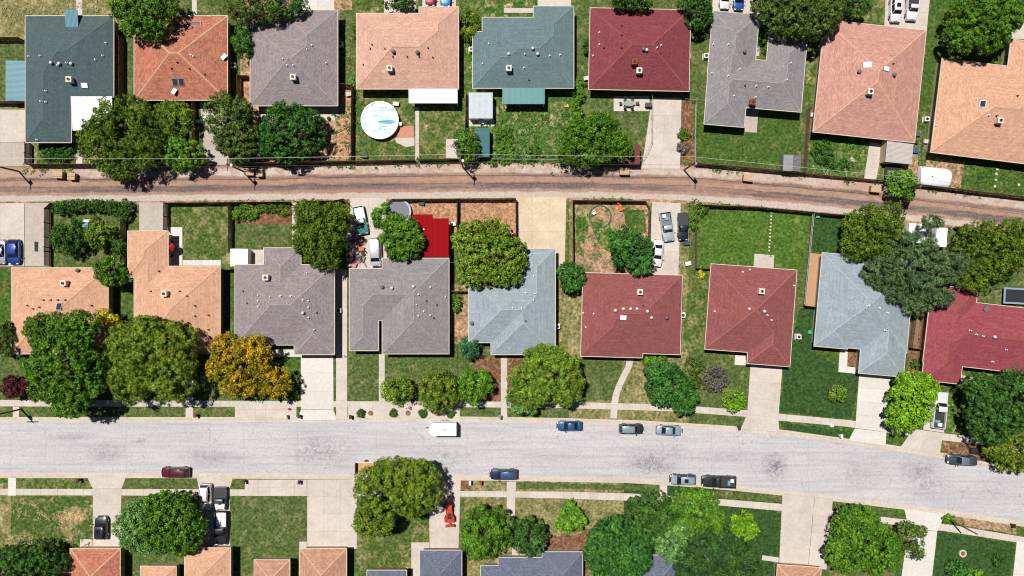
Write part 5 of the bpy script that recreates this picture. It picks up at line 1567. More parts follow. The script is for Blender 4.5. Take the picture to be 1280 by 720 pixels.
# enclosed trailer
def at0(px, py, z=0): return P(px, py, z)
w = P(553.5, 535.5, 1.2)
r = empty('cargo_trailer', (w.x, w.y, .02), 0, 'white enclosed cargo trailer with pointed nose on the street', 'trailer')
MB().prism([(-1.75, -1.12), (2.55, -1.12), (2.55, 1.12), (-1.75, 1.12), (-2.4, .35), (-2.4, -.35)], .5, 2.3).build('box', M_WHITE, r)
MB().prism([(-1.8, -1.16), (2.6, -1.16), (2.6, 1.16), (-1.8, 1.16), (-2.46, .37), (-2.46, -.37)], 2.3, 2.36).build('roof', M_WHITE, r)
MB().box(-3.2, -.06, .42, -2.3, .06, .54).build('tow_bar', M_DARK, r)
MB().box(.2, -.2, 2.36, .6, .2, 2.5).build('roof_vent', plain('trailer_vent', C(214, 216, 220), .5), r)
for k_ in range(7): MB().box(-1.5 + k_ * .62, -1.12, 2.36, -1.47 + k_ * .62, 1.12, 2.375).build('roof_seam', plain('trailer_seam', C(206, 206, 208), .5), r)
for s in (-1, 1):
    for x in (-.1, .75):
        v = [(x + .34 * math.cos(2 * PI * k / 14), s * 1.16 + o, .36 + .34 * math.sin(2 * PI * k / 14)) for o in (-.1, .1) for k in range(14)]
        MB().add(v, [tuple(range(14)), tuple(range(14, 28))] + [(k, (k + 1) % 14, 14 + (k + 1) % 14, 14 + k) for k in range(14)]).build('wheel', M_TYRE, r)
    MB().box(-.55, s * 1.17 - .12, .74, 1.2, s * 1.17 + .12, .8).build('fender', M_RIM, r)
MB().box(2.55, -.95, .6, 2.6, .95, 2.2).build('rear_door', plain('trailer_door', C(220, 220, 222), .4), r)
# utility trailer half hidden by the double headed tree
w = P(455, 585, .8)
r = empty('utility_trailer', (w.x, w.y, .02), 0, 'open utility trailer half hidden under the double headed street tree', 'trailer')
MB().box(-1.4, -1.1, .5, 1.8, 1.1, .6).build('floor', M_TAN, r)
for s in (-1, 1):
    MB().box(-1.4, s * 1.1 - .04, .6, 1.8, s * 1.1 + .04, 1.0).build('side_rail', M_WHITE, r)
    v = [(.3 + .33 * math.cos(2 * PI * k / 14), s * 1.22 + o, .35 + .33 * math.sin(2 * PI * k / 14)) for o in (-.09, .09) for k in range(14)]
    MB().add(v, [tuple(range(14)), tuple(range(14, 28))] + [(k, (k + 1) % 14, 14 + (k + 1) % 14, 14 + k) for k in range(14)]).build('wheel', M_TYRE, r)
MB().box(-1.5, -1.05, .5, -1.42, 1.05, 1.7).build('ramp_gate', M_DARK, r)
# orange trencher
OR = paint('tractor_orange', C(214, 66, 30), 0)
w = P(561.5, 640, .8)
r = empty('tractor', (w.x, w.y, .17), -math.radians(-93), 'orange trencher tractor parked on the beige driveway', 'tractor')
MB().box(-1.9, -.68, .5, -.9, .68, 1.0).box(-.9, -.6, .55, .3, .6, 1.05).build('chassis', OR, r)
MB().prism([(.3, -.62), (1.4, -.58), (1.62, 0), (1.4, .58), (.3, .62)], .6, 1.3).build('engine_hood', OR, r)
MB().box(-2.75, -.82, .25, -2.4, .82, .95).box(-2.5, -.12, .5, -1.9, .12, .66).build('blade', OR, r)
MB().tube([(1.5, 0, .9), (2.1, .1, 1.3), (2.75, 0, .7)], [.16, .13, .08], 8).build('boom', OR, r)
MB().box(2.6, -.22, .25, 3.0, .22, .7).build('bucket', M_DARK, r)
MB().box(-.85, -.3, 1.15, -.35, .3, 1.3).box(-.95, -.3, 1.2, -.82, .3, 1.75).build('seat', M_DARK, r)
MB().tube([(-.05, 0, 1.1), (-.2, 0, 1.6)], .03, 6).lathe([(.2, 1.58), (.22, 1.6), (.2, 1.63)], 12, (-.22, 0)).build('steering_wheel', M_DARK, r)
for x, rr_ in ((-1.2, .55), (1.15, .42)):
    for s in (-1, 1):
        v = [(x + rr_ * math.cos(2 * PI * k / 16), s * .72 + o, rr_ + rr_ * math.sin(2 * PI * k / 16)) for o in (-.15, .15) for k in range(16)]
        wh = MB().add(v, [tuple(range(16)), tuple(range(16, 32))] + [(k, (k + 1) % 16, 16 + (k + 1) % 16, 16 + k) for k in range(16)]).build('wheel', M_TYRE, r)
        v = [(x + rr_ * .5 * math.cos(2 * PI * k / 12), s * (.72 + o), rr_ + rr_ * .5 * math.sin(2 * PI * k / 12)) for o in (.1, .17) for k in range(12)]
        MB().add(v, [tuple(range(12)), tuple(range(12, 24))] + [(k, (k + 1) % 12, 12 + (k + 1) % 12, 12 + k) for k in range(12)]).build('rim', OR, wh)
        if x < 0: MB().box(x - .5, s * .72 - .2, 1.12, x + .5, s * .72 + .2, 1.18).build('fender', OR, r)

# ---------------------------------------------------------------- sheds and covers
def shed(name, label, cat, x0, y0, x1, y1, h, mat, along='x', gable=False, ang=0, wallm=None, group='garden sheds'):
    px, py = (x0 + x1) / 2, (y0 + y1) / 2
    w = P(px, py, h)
    f = S * (D - h) / D
    a, b = (x1 - x0) * f / 2, (y1 - y0) * f / 2
    r = empty(name, (w.x, w.y, .1), -math.radians(ang), label, cat, group)
    if not gable:
        ribbed_sheet(-a, -b, a, b, h + .1, h - .1, along).build('roof', mat, r)
    else:
        if along == 'x':      # ridge runs along y
            for s in (-1, 1):
                mb = ribbed_sheet(-b, 0, b, a, h + .28, h - .08, 'x')
                mb.v = [((s * (a - (y if True else 0))), x * s, z if False else (h - .08 + (h + .28 - (h - .08)) * (y / a) + (z - (h - .08 + .36 * (y / a))))) for x, y, z in mb.v]
                mb.build('roof_panel', mat, r)
        else:
            for s in (-1, 1):
                mb = ribbed_sheet(-a, 0, a, b, h + .28, h - .08, 'x')
                mb.v = [(x * s, -s * (b - y), z) for x, y, z in mb.v]
                mb.build('roof_panel', mat, r)
    MB().box(-a + .1, -b + .1, -.1, a - .1, b - .1, h - .16).build('wall', wallm or M_GRYS, r)
    MB().box(-.45, -b + .06, 0, .45, -b + .11, min(1.9, h - .2)).build('door', M_METAL, r)
    return r
shed('garden_shed', 'ribbed pale grey metal shed below the teal grey roof', 'shed', 586, 116, 616, 148, 2.2, M_GRYS, 'x', wallm=M_WHITE)
shed('garden_shed', 'white shed roof with rust spots beside the alley fence', 'shed', 557.5, 174, 576, 198, 2.0, M_RUST, 'y')
shed('garden_shed', 'dark teal metal shed half under a green tree', 'shed', 594, 160, 612, 196, 2.2, M_TEALB, 'y')
shed('garden_shed', 'dark red roofed shed half hidden by a bright green tree', 'shed', 764, 181, 800, 205, 2.2, ribbed('dull_red_sheet', C(128, 48, 56)), 'x', wallm=W_BRK)
shed('garden_shed', 'grey metal shed in the corner of the green lawn', 'shed', 979, 194, 1001, 214, 2.1, ribbed('mid_grey_sheet', C(140, 138, 142)), 'x', True, 3, wallm=M_METAL)
shed('garden_shed', 'white square metal shed beside the fenced lawn', 'shed', 288, 311, 310, 333, 2.2, ribbed('pale_sheet', (.74, .78, .8, 1)), 'x', True, wallm=M_WHITE)
shed('garden_shed', 'dirty white flat roofed shed below the rose salmon roof', 'shed', 1107, 175, 1141, 204, 2.3, ribbed('stained_white_sheet', C(216, 206, 200), dirt=C(176, 150, 136)), 'y', ang=5, wallm=W_BUF)
shed('carport', 'ribbed aqua metal carport against the slate roof', 'carport', 8, 76, 31, 126, 2.3, M_AQUA, 'y', wallm=W_GRY)
w = P(541, 295, 2.7)
r = empty('patio_shelter', (w.x, w.y, .1), 0, 'bright red metal patio roof beside the green spreading tree', 'shelter')
f = S * (D - 2.7) / D
ribbed_sheet(-25.5 * f, -26 * f, 20 * f, 22 * f, 2.75, 2.65, 'x', .9).build('roof', M_REDS, r)
ribbed_sheet(-25.5 * f, 22 * f, 0, 27 * f, 2.765, 2.755, 'x', .9).build('roof', M_REDS, r)
for x, y in ((-24, -24), (19, -24), (19, 20), (-24, 25)): MB().box(x * f - .06, y * f - .06, 0, x * f + .06, y * f + .06, 2.62).build('post', M_WHITE, r)
MB().lathe([(.1, 2.7), (.1, 3.0), (.16, 3.04), (.02, 3.1)], 10, (-11 * f, 8 * f)).build('vent_pipe', M_WHITE, r)
# white half round boat cover
w = P(1169, 221, 1.2)
r = empty('boat_cover', (w.x, w.y, .1), -math.radians(6), 'white half barrel boat cover beside the alley fence', 'boat cover')
mb = MB(); n = 14; f = S * (D - 1.2) / D
v = []
for x, k in ((-19 * f, .92), (-17 * f, 1.0), (0, 1.0), (16 * f, 1.0), (19 * f, .9)):
    for i in range(n):
        a = PI * i / (n - 1)
        v.append((x, -12.5 * f * math.cos(a) * k, .15 + 1.5 * max(0, math.sin(a)) ** .8 * k))
mb.add(v, [(i * n + j, (i + 1) * n + j, (i + 1) * n + j + 1, i * n + j + 1) for i in range(4) for j in range(n - 1)] + [tuple(range(n)), tuple(range(4 * n, 5 * n))])
mb.build('cover', plain('pale_blue_tarp', (.74, .82, .86, 1), .5, var=.05), r, 50)
MB().lathe([(.12, 1.6), (.12, 1.72), (.04, 1.74)], 10, (-.8, -.1)).build('vent_cap', M_DARK, r)
for x in (-12 * f, 10 * f): MB().box(x - .1, -1.9, 0, x + .1, 1.9, .16).build('skid', M_WOOD, r)
# white vehicles under the feathery tree: a caravan and a boat
w = P(1146, 292, 1.8)
r = empty('camper_trailer', (w.x, w.y, .1), -math.radians(4), 'white camper trailer half hidden under the feathery tree', 'trailer')
MB().box(-1.9, -1.7, .5, 1.7, 1.7, 2.3).build('box', M_WHITE, r)
MB().box(-1.95, -1.75, 2.3, 1.75, 1.75, 2.4).build('roof', plain('camper_roof', (.75, .78, .8, 1), .5), r)
MB().box(-.3, -.3, 2.4, .4, .3, 2.52).build('roof_hatch', M_METAL, r)
w = P(1173, 297, 1.2)
r = empty('camper_trailer', (w.x, w.y, .1), -math.radians(4), 'narrow white box trailer between the feathery and olive trees', 'trailer')
MB().box(-.95, -1.7, .4, .95, 1.7, 2.0).build('box', M_WHITE, r)
MB().box(-1.0, -1.75, 2.0, 1.0, 1.75, 2.07).build('roof', M_WHITE, r)

w = P(1116, 213, .5)
r = empty('utility_trailer', (w.x, w.y, .1), -math.radians(5), 'dark flat utility trailer under the small bright alley tree', 'trailer')
MB().box(-1.5, -1.5, .45, 1.5, 1.5, .55).build('floor', M_DARK, r)
for s_ in (-1, 1):
    MB().box(-1.5, s_ * 1.5 - .05, .55, 1.5, s_ * 1.5 + .05, .8).build('side_rail', M_METAL, r)
    v = [(.1 + .33 * math.cos(2 * PI * k / 14), s_ * 1.66 + o, .35 + .33 * math.sin(2 * PI * k / 14)) for o in (-.09, .09) for k in range(14)]
    MB().add(v, [tuple(range(14)), tuple(range(14, 28))] + [(k, (k + 1) % 14, 14 + (k + 1) % 14, 14 + k) for k in range(14)]).build('wheel', M_TYRE, r)
# ---------------------------------------------------------------- pool, trampolines, garden furniture
w = P(475, 150.5, .9)
r = empty('swimming_pool', (w.x, w.y, .1), 0, 'round above ground pool with white and cyan patched cover', 'pool')
R = 23 * S * (D - 1) / D
MB().lathe([(R, 0), (R, 1.05), (R - .12, 1.05), (R - .12, .7)], 40).build('pool_wall', M_WHITE, r)
mb = MB(); n = 40
v = [((R + d) * math.cos(2 * PI * k / n), (R + d) * math.sin(2 * PI * k / n), z) for d, z in ((-.14, 1.06), (.1, 1.06), (.1, 1.13), (-.14, 1.13)) for k in range(n)]
mb.add(v, [(q * n + k, q * n + (k + 1) % n, ((q + 1) % 4) * n + (k + 1) % n, ((q + 1) % 4) * n + k) for q in range(4) for k in range(n)])
mb.build('rim', plain('pool_rim', (.72, .74, .76, 1), .4), r)
t = NT('pool_cover')
n1 = t.noise(1.0, 5, .7, t.obj(), dist=1.0, stretch=(.6, 2.2, 1))
c = t.mix(t.ramp(n1, .53, .6), C(232, 240, 244), C(120, 206, 224))
mp = t.n('Mapping'); mp.inputs['Location'].default_value = (-.2, 1.1, 0); mp.inputs['Rotation'].default_value = (0, 0, -.55); mp.inputs['Scale'].default_value = (.55, 2.4, 0)
mp.vector_type = 'POINT'
t.l(t.obj(), mp.inputs[0])
ln = t.n('VectorMath', operation='LENGTH'); t.l(mp.outputs[0], ln.inputs[0])
c = t.mix(t.ramp(t.math('ADD', ln.outputs['Value'], t.math('MULTIPLY', n1, .8)), 1.35, 1.2), c, C(30, 168, 200))
t.bump(n1, .8, .15)
MB().lathe([(R - .15, .9), (R - .15, 1.03), (R * .5, 1.0), (.1, .99)], 40).build('pool_cover', t.done(c, .35, .5), r)
for s in (-.22, .22): MB().tube([(R * .72 + s * .5, R * .72 - s * .5, .2), (R * .74 + s * .5, R * .74 - s * .5, 1.5), (R * .6 + s * .5, R * .6 - s * .5, 1.5)], .04, 6).build('ladder_rail', M_WHITE, r)
MB().box(R + .15, -.9, 0, R + .6, -.3, .7).build('pump', M_WHITE, r)
def trampoline_round(px, py, rad, label):
    w = P(px, py, .8)
    r = empty('trampoline', (w.x, w.y, .1), 0, label, 'trampoline')
    R = rad * S
    MB().lathe([(R * .82, .76), (R * .82, .8), (.02, .8)], 32).build('mat', plain('grey_mat', C(120, 124, 134), .6), r)
    n = 32
    v = [(q * math.cos(2 * PI * k / n), q * math.sin(2 * PI * k / n), z) for q, z in ((R * .84, .78), (R, .78), (R, .85), (R * .84, .85)) for k in range(n)]
    MB().add(v, [(q * n + k, q * n + (k + 1) % n, ((q + 1) % 4) * n + (k + 1) % n, ((q + 1) % 4) * n + k) for q in range(4) for k in range(n)]).build('pad', plain('pale_pad', C(190, 198, 206), .6), r)
    for k in range(6):
        a = 2 * PI * k / 6
        MB().tube([(R * .92 * math.cos(a), R * .92 * math.sin(a), 0), (R * .92 * math.cos(a), R * .92 * math.sin(a), .78)], .03, 6).build('leg', M_METAL, r)
trampoline_round(499, 264, 15, 'round grey trampoline half under the green spreading tree')
w = P(1270, 370, .9)
r = empty('trampoline', (w.x, w.y, .1), -math.radians(3), 'rectangular black trampoline with pale blue frame at the right edge', 'trampoline')
MB().box(-2.0, -1.15, .84, 2.0, 1.15, .88).build('mat', M_DARK, r)
PB = plain('blue_pad', C(150, 178, 204), .6)
for a, b, c_, d in ((-2.35, -1.5, 2.35, -1.18), (-2.35, 1.18, 2.35, 1.5), (-2.35, -1.18, -2.03, 1.18), (2.03, -1.18, 2.35, 1.18)): MB().box(a, b, .82, c_, d, .92).build('pad', PB, r)
for x in (-2.2, 2.2):
    for y in (-1.3, 1.3): MB().box(x - .03, y - .03, 0, x + .03, y + .03, .82).build('leg', M_METAL, r)
# patio table and chairs
w = P(786, 129.5, .7)
r = empty('patio_table', (w.x, w.y, .16), 0, 'oval glass patio table below the dark red roof', 'table')
mb = MB(); n = 20
MB().prism([(1.05 * math.cos(2 * PI * k / n), .55 * math.sin(2 * PI * k / n)) for k in range(n)], .7, .73).build('table_top', plain('pale_green_glass', C(170, 184, 170), .2), r)
for x in (-.6, .6):
    for y in (-.3, .3): MB().box(x - .03, y - .03, 0, x + .03, y + .03, .7).build('leg', M_DARK, r)
def chair(px, py, rot, col, label):
    w = P(px, py, .4)
    r = empty('patio_chair', (w.x, w.y, .16), -math.radians(rot), label, 'chair', 'garden chairs')
    MB().box(-.25, -.25, .4, .25, .25, .45).build('seat', col, r)
    MB().box(-.3, -.25, .45, -.24, .25, .95).build('backrest', col, r)
    for x in (-.22, .22):
        for y in (-.22, .22): MB().box(x - .02, y - .02, 0, x + .02, y + .02, .4).build('leg', M_DARK, r)
M_CHG, M_CHR = plain('green_chair', C(70, 84, 66), .6), plain('red_chair', C(170, 30, 36), .5)
chair(781, 124.5, 90, M_CHG, 'dark green chair at the upper left of the oval patio table')
chair(790, 124.5, 90, M_CHG, 'dark green chair at the upper right of the oval patio table')
chair(781, 134.5, 270, M_CHG, 'dark green chair at the lower left of the oval patio table')
chair(790, 134.5, 270, M_CHG, 'dark green chair at the lower right of the oval patio table')
chair(776, 129.5, 0, M_CHG, 'dark green chair at the left end of the oval patio table')
chair(796, 129.5, 180, M_CHG, 'dark green chair at the right end of the oval patio table')
chair(215, 302, 40, M_CHR, 'upper red chair on the white patio by the apricot wing')
chair(216, 319, -30, M_CHR, 'lower red chair on the white patio by the apricot wing')
chair(219, 311, 180, plain('dark_chair', C(60, 50, 50), .6), 'dark chair between two red chairs on the white patio')
# red parasol
w = P(213, 309, 2.2)
r = empty('parasol', (w.x, w.y, .16), 0, 'folded dark red parasol beside the apricot wing', 'parasol')
MB().lathe([(.85, 2.1), (.5, 2.3), (.05, 2.5)], 8).build('canopy', M_CHR, r)
MB().tube([(0, 0, 0), (0, 0, 2.1)], .03, 6).build('pole', M_METAL, r)
# garden ring with white bucket
w = P(750, 270.5, .2)
r = empty('garden_ring', (w.x, w.y, .11), 0, 'round garden ring of pale green hose and wire in the bare yard', 'garden ring')
n = 28
for k in range(n):
    a, b = 2 * PI * k / n, 2 * PI * (k + .85) / n
    MB().tube([(2.05 * math.cos(a), 2.05 * math.sin(a), .15), (2.05 * math.cos(b), 2.05 * math.sin(b), .15)], .13, 6).build('edging_block', plain('ring_edge', C(96, 122, 112), .8, var=.3), r)
def simple(name, label, cat, px, py, z, parts, rot=0, group=None, zb=.12):
    w = P(px, py, z)
    r = empty(name, (w.x, w.y, zb), -math.radians(rot), label, cat, group)
    for nm, mb, mt in parts: mb.build(nm, mt, r, 45 if nm in ('bucket', 'bowl') else None)
    return r
def B(*a): return MB().box(*a)
simple('bucket', 'white bucket inside the garden ring', 'bucket', 742, 266, .3, [('bucket', MB().lathe([(.3, 0), (.38, .55), (.33, .55), (.27, .1)], 16), M_WHITE), ('handle', MB().tube([(-.36, 0, .55), (0, 0, .72), (.36, 0, .55)], .02, 6), M_METAL)])
simple('plastic_toy', 'bright orange plastic slide in the bare yard', 'toy', 774.5, 258, .4, [('slide', MB().prism([(-.4, -.9), (.4, -.9), (.3, .5), (-.3, .5)], .1, .4), plain('toy_orange', C(230, 100, 40), .5)), ('ladder', B(-.3, .5, 0, .3, .8, .8), plain('toy_orange', C(230, 100, 40), .5))], -20)
simple('garden_table', 'small blue garden table on the hedged lawn', 'table', 107, 281, .5, [('table_top', B(-.55, -.45, .45, .55, .45, .52), plain('blue_plastic', C(110, 160, 214), .5))] + [('leg', B(x - .04, y - .04, 0, x + .04, y + .04, .45), M_WHITE) for x in (-.4, .4) for y in (-.35, .35)])
simple('doormat', 'white bench beside the blue garden table', 'bench', 109, 276, .3, [('seat', B(-.7, -.2, .35, .7, .2, .42), M_WHITE), ('leg', B(-.6, -.15, 0, -.5, .15, .35), M_WHITE), ('leg', B(.5, -.15, 0, .6, .15, .35), M_WHITE)]).name = 'garden_bench'
simple('plastic_toy', 'yellow plastic toy on the weedy lawn behind the teal roof', 'toy', 708, 133, .2, [('toy_body', MB().prism([(-.4, -.3), (.5, -.1), (.1, .5)], 0, .35), plain('toy_yellow', C(226, 190, 50), .5)), ('wheel', MB().lathe([(.14, 0), (.14, .12)], 10, (.35, -.3)), M_DARK)], 15)
# basketball hoop
simple('basketball_hoop', 'basketball hoop on a pole beside the left concrete drive', 'basketball hoop', 56, 309, 1.5, [('pole', MB().tube([(.4, 0, 0), (.4, 0, 2.9), (-.3, 0, 3.1)], .06, 8), M_METAL), ('backboard', B(-.36, -.9, 2.7, -.3, .9, 3.8), M_WHITE), ('hoop', MB().tube([(-.6 + .23 * math.cos(a), .23 * math.sin(a), 3.0) for a in [2 * PI * k / 12 for k in range(13)]], .02, 6), OR), ('base', B(.1, -.4, 0, .9, .4, .2), M_DARK)])
# alley refuse boxes
M_BOXB, M_BOXT = plain('brown_bin', C(168, 128, 96), .8, var=.2), plain('tan_bin_lid', C(214, 178, 144), .8, var=.15)
for px, py, rot, w_, lb in ((73, 218.5, 4, 1.7, 'larger brown refuse box in the alley under the slate roof'), (90, 220.5, 5, 1.3, 'smaller brown refuse box in the alley under the slate roof'), (312, 215, 2, 1.6, 'tan refuse box beside the pole shadow in the alley'), (324.5, 217, -4, 1.1, 'low brown crate right of the tan refuse box in the alley'),
                            (780.5, 214.5, 1, 1.7, 'tan refuse box in the alley below the dark red shed'), (935, 222.5, 6, 1.7, 'tan refuse box in the alley below the green lawn'), (1094, 236.5, 7, 1.7, 'brown refuse box in the alley left of the small bright tree')):
    h_ = w_ / 2
    simple('refuse_box', lb, 'refuse box', px, py, .8, [('box', B(-h_, -.6, 0, h_, .6, .95), M_BOXB), ('lid', B(-h_ - .05, -.65, .95, h_ + .05, .65, 1.02), M_BOXT), ('handle', B(-.2, -.7, .8, .2, -.66, .86), M_DARK)], rot, 'refuse boxes along the alley', .08)
# air conditioners
for px, py, lb in ((292, 82, 'air conditioner right of the rust orange roof'), (425.5, 55, 'air conditioner right of the grey brown roof at the top'), (882.5, 70, 'air conditioner left of the grey L shaped roof'), (1158, 149, 'air conditioner left of the apricot roof at the right'), (423.5, 388, 'air conditioner between the two grey brown roofs'),
                   (589, 62, 'air conditioner left of the teal grey roof'), (860, 70, 'air conditioner right of the dark red roof'), (853.5, 394, 'air conditioner right of the faded red roof with vents'), (998, 421, 'air conditioner right of the faded red roof with garage'), (697, 408, 'air conditioner right of the pale blue grey roof'), (733, 697, 'air conditioner right of the blue slate roof at the bottom')):
    simple('air_conditioner', lb, 'air conditioner', px, py, .6, [('cabinet', B(-.42, -.42, 0, .42, .42, .8), M_WHITE), ('fan_grille', MB().lathe([(.3, .8), (.3, .83), (.06, .84)], 14), M_DARK), ('pad', B(-.55, -.55, -.05, .55, .55, .05), M_KERB)], 0, 'air conditioners beside the houses')
# mail boxes and bins by the kerbs
for px, py, col, lb in ((244.5, 519.5, M_BRICK, 'brick mailbox left of the orange tree on the north kerb'), (357.5, 520.5, M_CREAM, 'cream mailbox below the orange tree on the north kerb'), (373.8, 520.3, M_DARK, 'dark mailbox beside the white driveway'), (438, 521, plain('green_box', C(44, 60, 40), .6), 'dark green mailbox at the left end of the beige verge'), (625, 521, M_METAL, 'grey mailbox beside the path of the pale blue house'),
                        (924, 534.5, M_DARK, 'small dark mailbox left of the beige driveway'), (1051.5, 545, M_WHITE, 'white mailbox left of the white driveway'), (305.5, 602, M_DARK, 'small dark mailbox right of the three vehicle driveway'), (374, 602.6, plain('dark_red_box', C(90, 30, 30), .6), 'dark red mailbox beside the wide empty driveway'), (98, 600.5, plain('dark_red_box', C(90, 30, 30), .6), 'dark red mailbox left of the lower left driveway'),
                        (587.5, 603.5, M_WHITE, 'white mailbox on the brick coloured triangle'), (601, 603.5, M_BRICK, 'brick mailbox right of the white mailbox'), (1267, 657, M_DARK, 'dark mailbox at the right end of the south verge')):
    simple('mailbox', lb, 'mailbox', px, py, .9, [('post', B(-.16, -.16, 0, .16, .16, .85), col), ('box', MB().prism([(-.35, -.2), (.35, -.2), (.35, .2), (-.35, .2)], .85, 1.12), col), ('flag', B(.1, -.24, 1.0, .2, -.205, 1.2), M_CHR)], 90 if py > 590 else -90, 'mailboxes along the street', .13)
simple('fire_hydrant', 'red fire hydrant on the concrete below the orange tree', 'fire hydrant', 361.5, 511, .4, [('barrel', MB().lathe([(.2, 0), (.14, .08), (.14, .55), (.18, .58), (.12, .7), (.04, .78)], 12), plain('hydrant_red', C(200, 60, 40), .5)), ('outlet', B(-.26, -.07, .36, .26, .07, .5), plain('hydrant_red', C(200, 60, 40), .5))], 0, None, .14)
simple('fire_hydrant', 'small red hydrant beside the short path right of the dry lawn', 'fire hydrant', 826.5, 613.5, .4, [('barrel', MB().lathe([(.2, 0), (.14, .08), (.14, .55), (.18, .58), (.12, .7), (.04, .78)], 12), plain('hydrant_red2', C(200, 40, 60), .5)), ('outlet', B(-.26, -.07, .36, .26, .07, .5), plain('hydrant_red2', C(200, 40, 60), .5))], 0, None, .14)
simple('wheelie_bin', 'black wheelie bins pair lying by the dirt verge near the grey sedan', 'bin', 1218, 563, .6, [('bin', B(-.8, -.42, 0, .8, .42, .9), M_DARK), ('lid', B(-.84, -.46, .9, .84, .46, .97), M_DARK)], 3, None, .13)['label'] = 'black low bin on the dirt verge beside the slate grey sedan'
simple('utility_box', 'white utility box by the pavement in the dark lawn', 'utility box', 1039, 531.5, .3, [('box', B(-.25, -.25, 0, .25, .25, .5), M_WHITE), ('lid', B(-.28, -.28, .5, .28, .28, .55), M_WHITE)], 0, None, .13)
simple('fire_pit', 'round stone fire ring on the right lawn', 'fire pit', 1203, 691.5, .2, [('ring_stone', MB().box(-.2, -.14, 0, .2, .14, .3, a + PI / 2, (.55 * math.cos(a), .55 * math.sin(a))), plain('pale_stone', C(232, 214, 196), .9, var=.2)) for a in [2 * PI * k / 8 for k in range(8)]] + [('ash_bed', MB().lathe([(.42, .02), (.42, .08), (.05, .1)], 12), plain('rust_ash', C(150, 84, 60), .9))])
# stepping stones
M_STN = plain('pale_stepping_stone', C(226, 220, 200), .9, var=.1)
def stones(label, pts, r0, square=False):
    w0 = P(pts[0][0], pts[0][1], 0)
    root = empty('stepping_stone_path', (w0.x, w0.y, .11), 0, label, 'stepping stones')
    for x, y in pts:
        q = P(x, y, 0) - w0
        if square: MB().box(-r0, -r0 * .8, -.02, r0, r0 * .8, .055, random.uniform(-.2, .2), (q.x, q.y)).build('stepping_stone', M_STN, root)
        else: MB().lathe([(r0, -.02), (r0, .045), (r0 * .9, .055)], 9, (q.x, q.y)).build('stepping_stone', M_STN, root)
stones('line of square stepping stones across the big fenced lawn', [(964 - i * .28, 266 + i * 4.3) for i in range(12)], .17, True)
stones('row of round white stepping stones on the upper right lawn', [(1246, 211.5), (1245, 217.5), (1244, 224.5), (1243, 233)], .25)
stones('lone round white stepping stone right of the stone row', [(1273, 231)], .25)
for k, (x, y) in enumerate(((463.5, 516.3), (510, 516.3), (546, 516.6))):
    simple('planter_ring', ['brown planter ring left of the straight path', 'brown planter ring between the clipped bushes', 'brown planter ring under the largest round tree'][k], 'planter', x, y, .1, [('edging_block', MB().box(-.18, -.07, 0, .18, .07, .12, a + PI / 2, (.38 * math.cos(a), .38 * math.sin(a))), plain('terracotta', C(176, 118, 92), .9, var=.2)) for a in [2 * PI * q / 8 for q in range(8)]] + [('soil', MB().lathe([(.3, 0), (.3, .06), (.04, .08)], 10), plain('planter_soil', C(150, 116, 92), .95))], 0, 'planter rings on the beige verge', .15)
# junk pile beside the alley: each piece a thing
JC = [('white', (.8, .8, .8, 1)), ('red', C(190, 50, 40)), ('blue', C(60, 110, 170)), ('tan', C(210, 176, 136)), ('grey', C(130, 130, 134)), ('dark', C(50, 46, 46)), ('pale', C(226, 220, 210)), ('orange', C(214, 120, 70)), ('pink', C(220, 150, 140))]
SH = ['crate', 'flat board', 'small box', 'long plank', 'square tub']
PL = ['beside the teal pickup', 'near the white van', 'under the olive tree', 'at the lower end of the junk pile', 'in the middle of the junk pile', 'against the roof edge']
rj = random.Random(21)
for k in range(46):
    x, y = rj.uniform(432, 457), rj.uniform(292, 332)
    if x > 455 and y < 297: continue
    cn, cc = JC[k % len(JC)]
    sn = SH[k % 5]
    a, b, hh = {'crate': (.5, .35, .45), 'flat board': (.75, .35, .08), 'small box': (.25, .2, .3), 'long plank': (1.1, .12, .1), 'square tub': (.4, .4, .3)}[sn]
    s_ = rj.uniform(.8, 1.2)
    a, b = a * s_, b * s_
    pl = PL[0] if y < 300 else (PL[1] if x > 452 else (PL[2] if x < 438 else (PL[3] if y > 322 else PL[4])))
    mt = plain('junk_' + cn, cc, .7, var=.2)
    if sn in ('crate', 'square tub', 'small box'):
        t_ = .04
        parts = [('bottom', B(-a, -b, 0, a, b, .05), mt), ('side', MB().box(-a, -b, .05, a, -b + t_, hh).box(-a, b - t_, .05, a, b, hh).box(-a, -b + t_, .05, -a + t_, b - t_, hh).box(a - t_, -b + t_, .05, a, b - t_, hh), mt)]
        if k % 2: parts.append(('lid', B(-a - .02, -b - .02, hh, a + .02, b + .02, hh + .04), mt))
    else: parts = [('board', B(-a, -b, .0, a, b, hh), mt), ('batten', B(-a * .6, -b * 1.0, hh, -a * .5, b * 1.0, hh + .05), mt), ('batten', B(a * .5, -b, hh, a * .6, b, hh + .05), mt)]
    simple('junk_' + sn.split()[-1], cn + ' ' + sn + ' lying ' + pl, sn.split()[-1], x, y, .3, parts, rj.uniform(0, 180), 'junk pieces piled by the alley', .17)
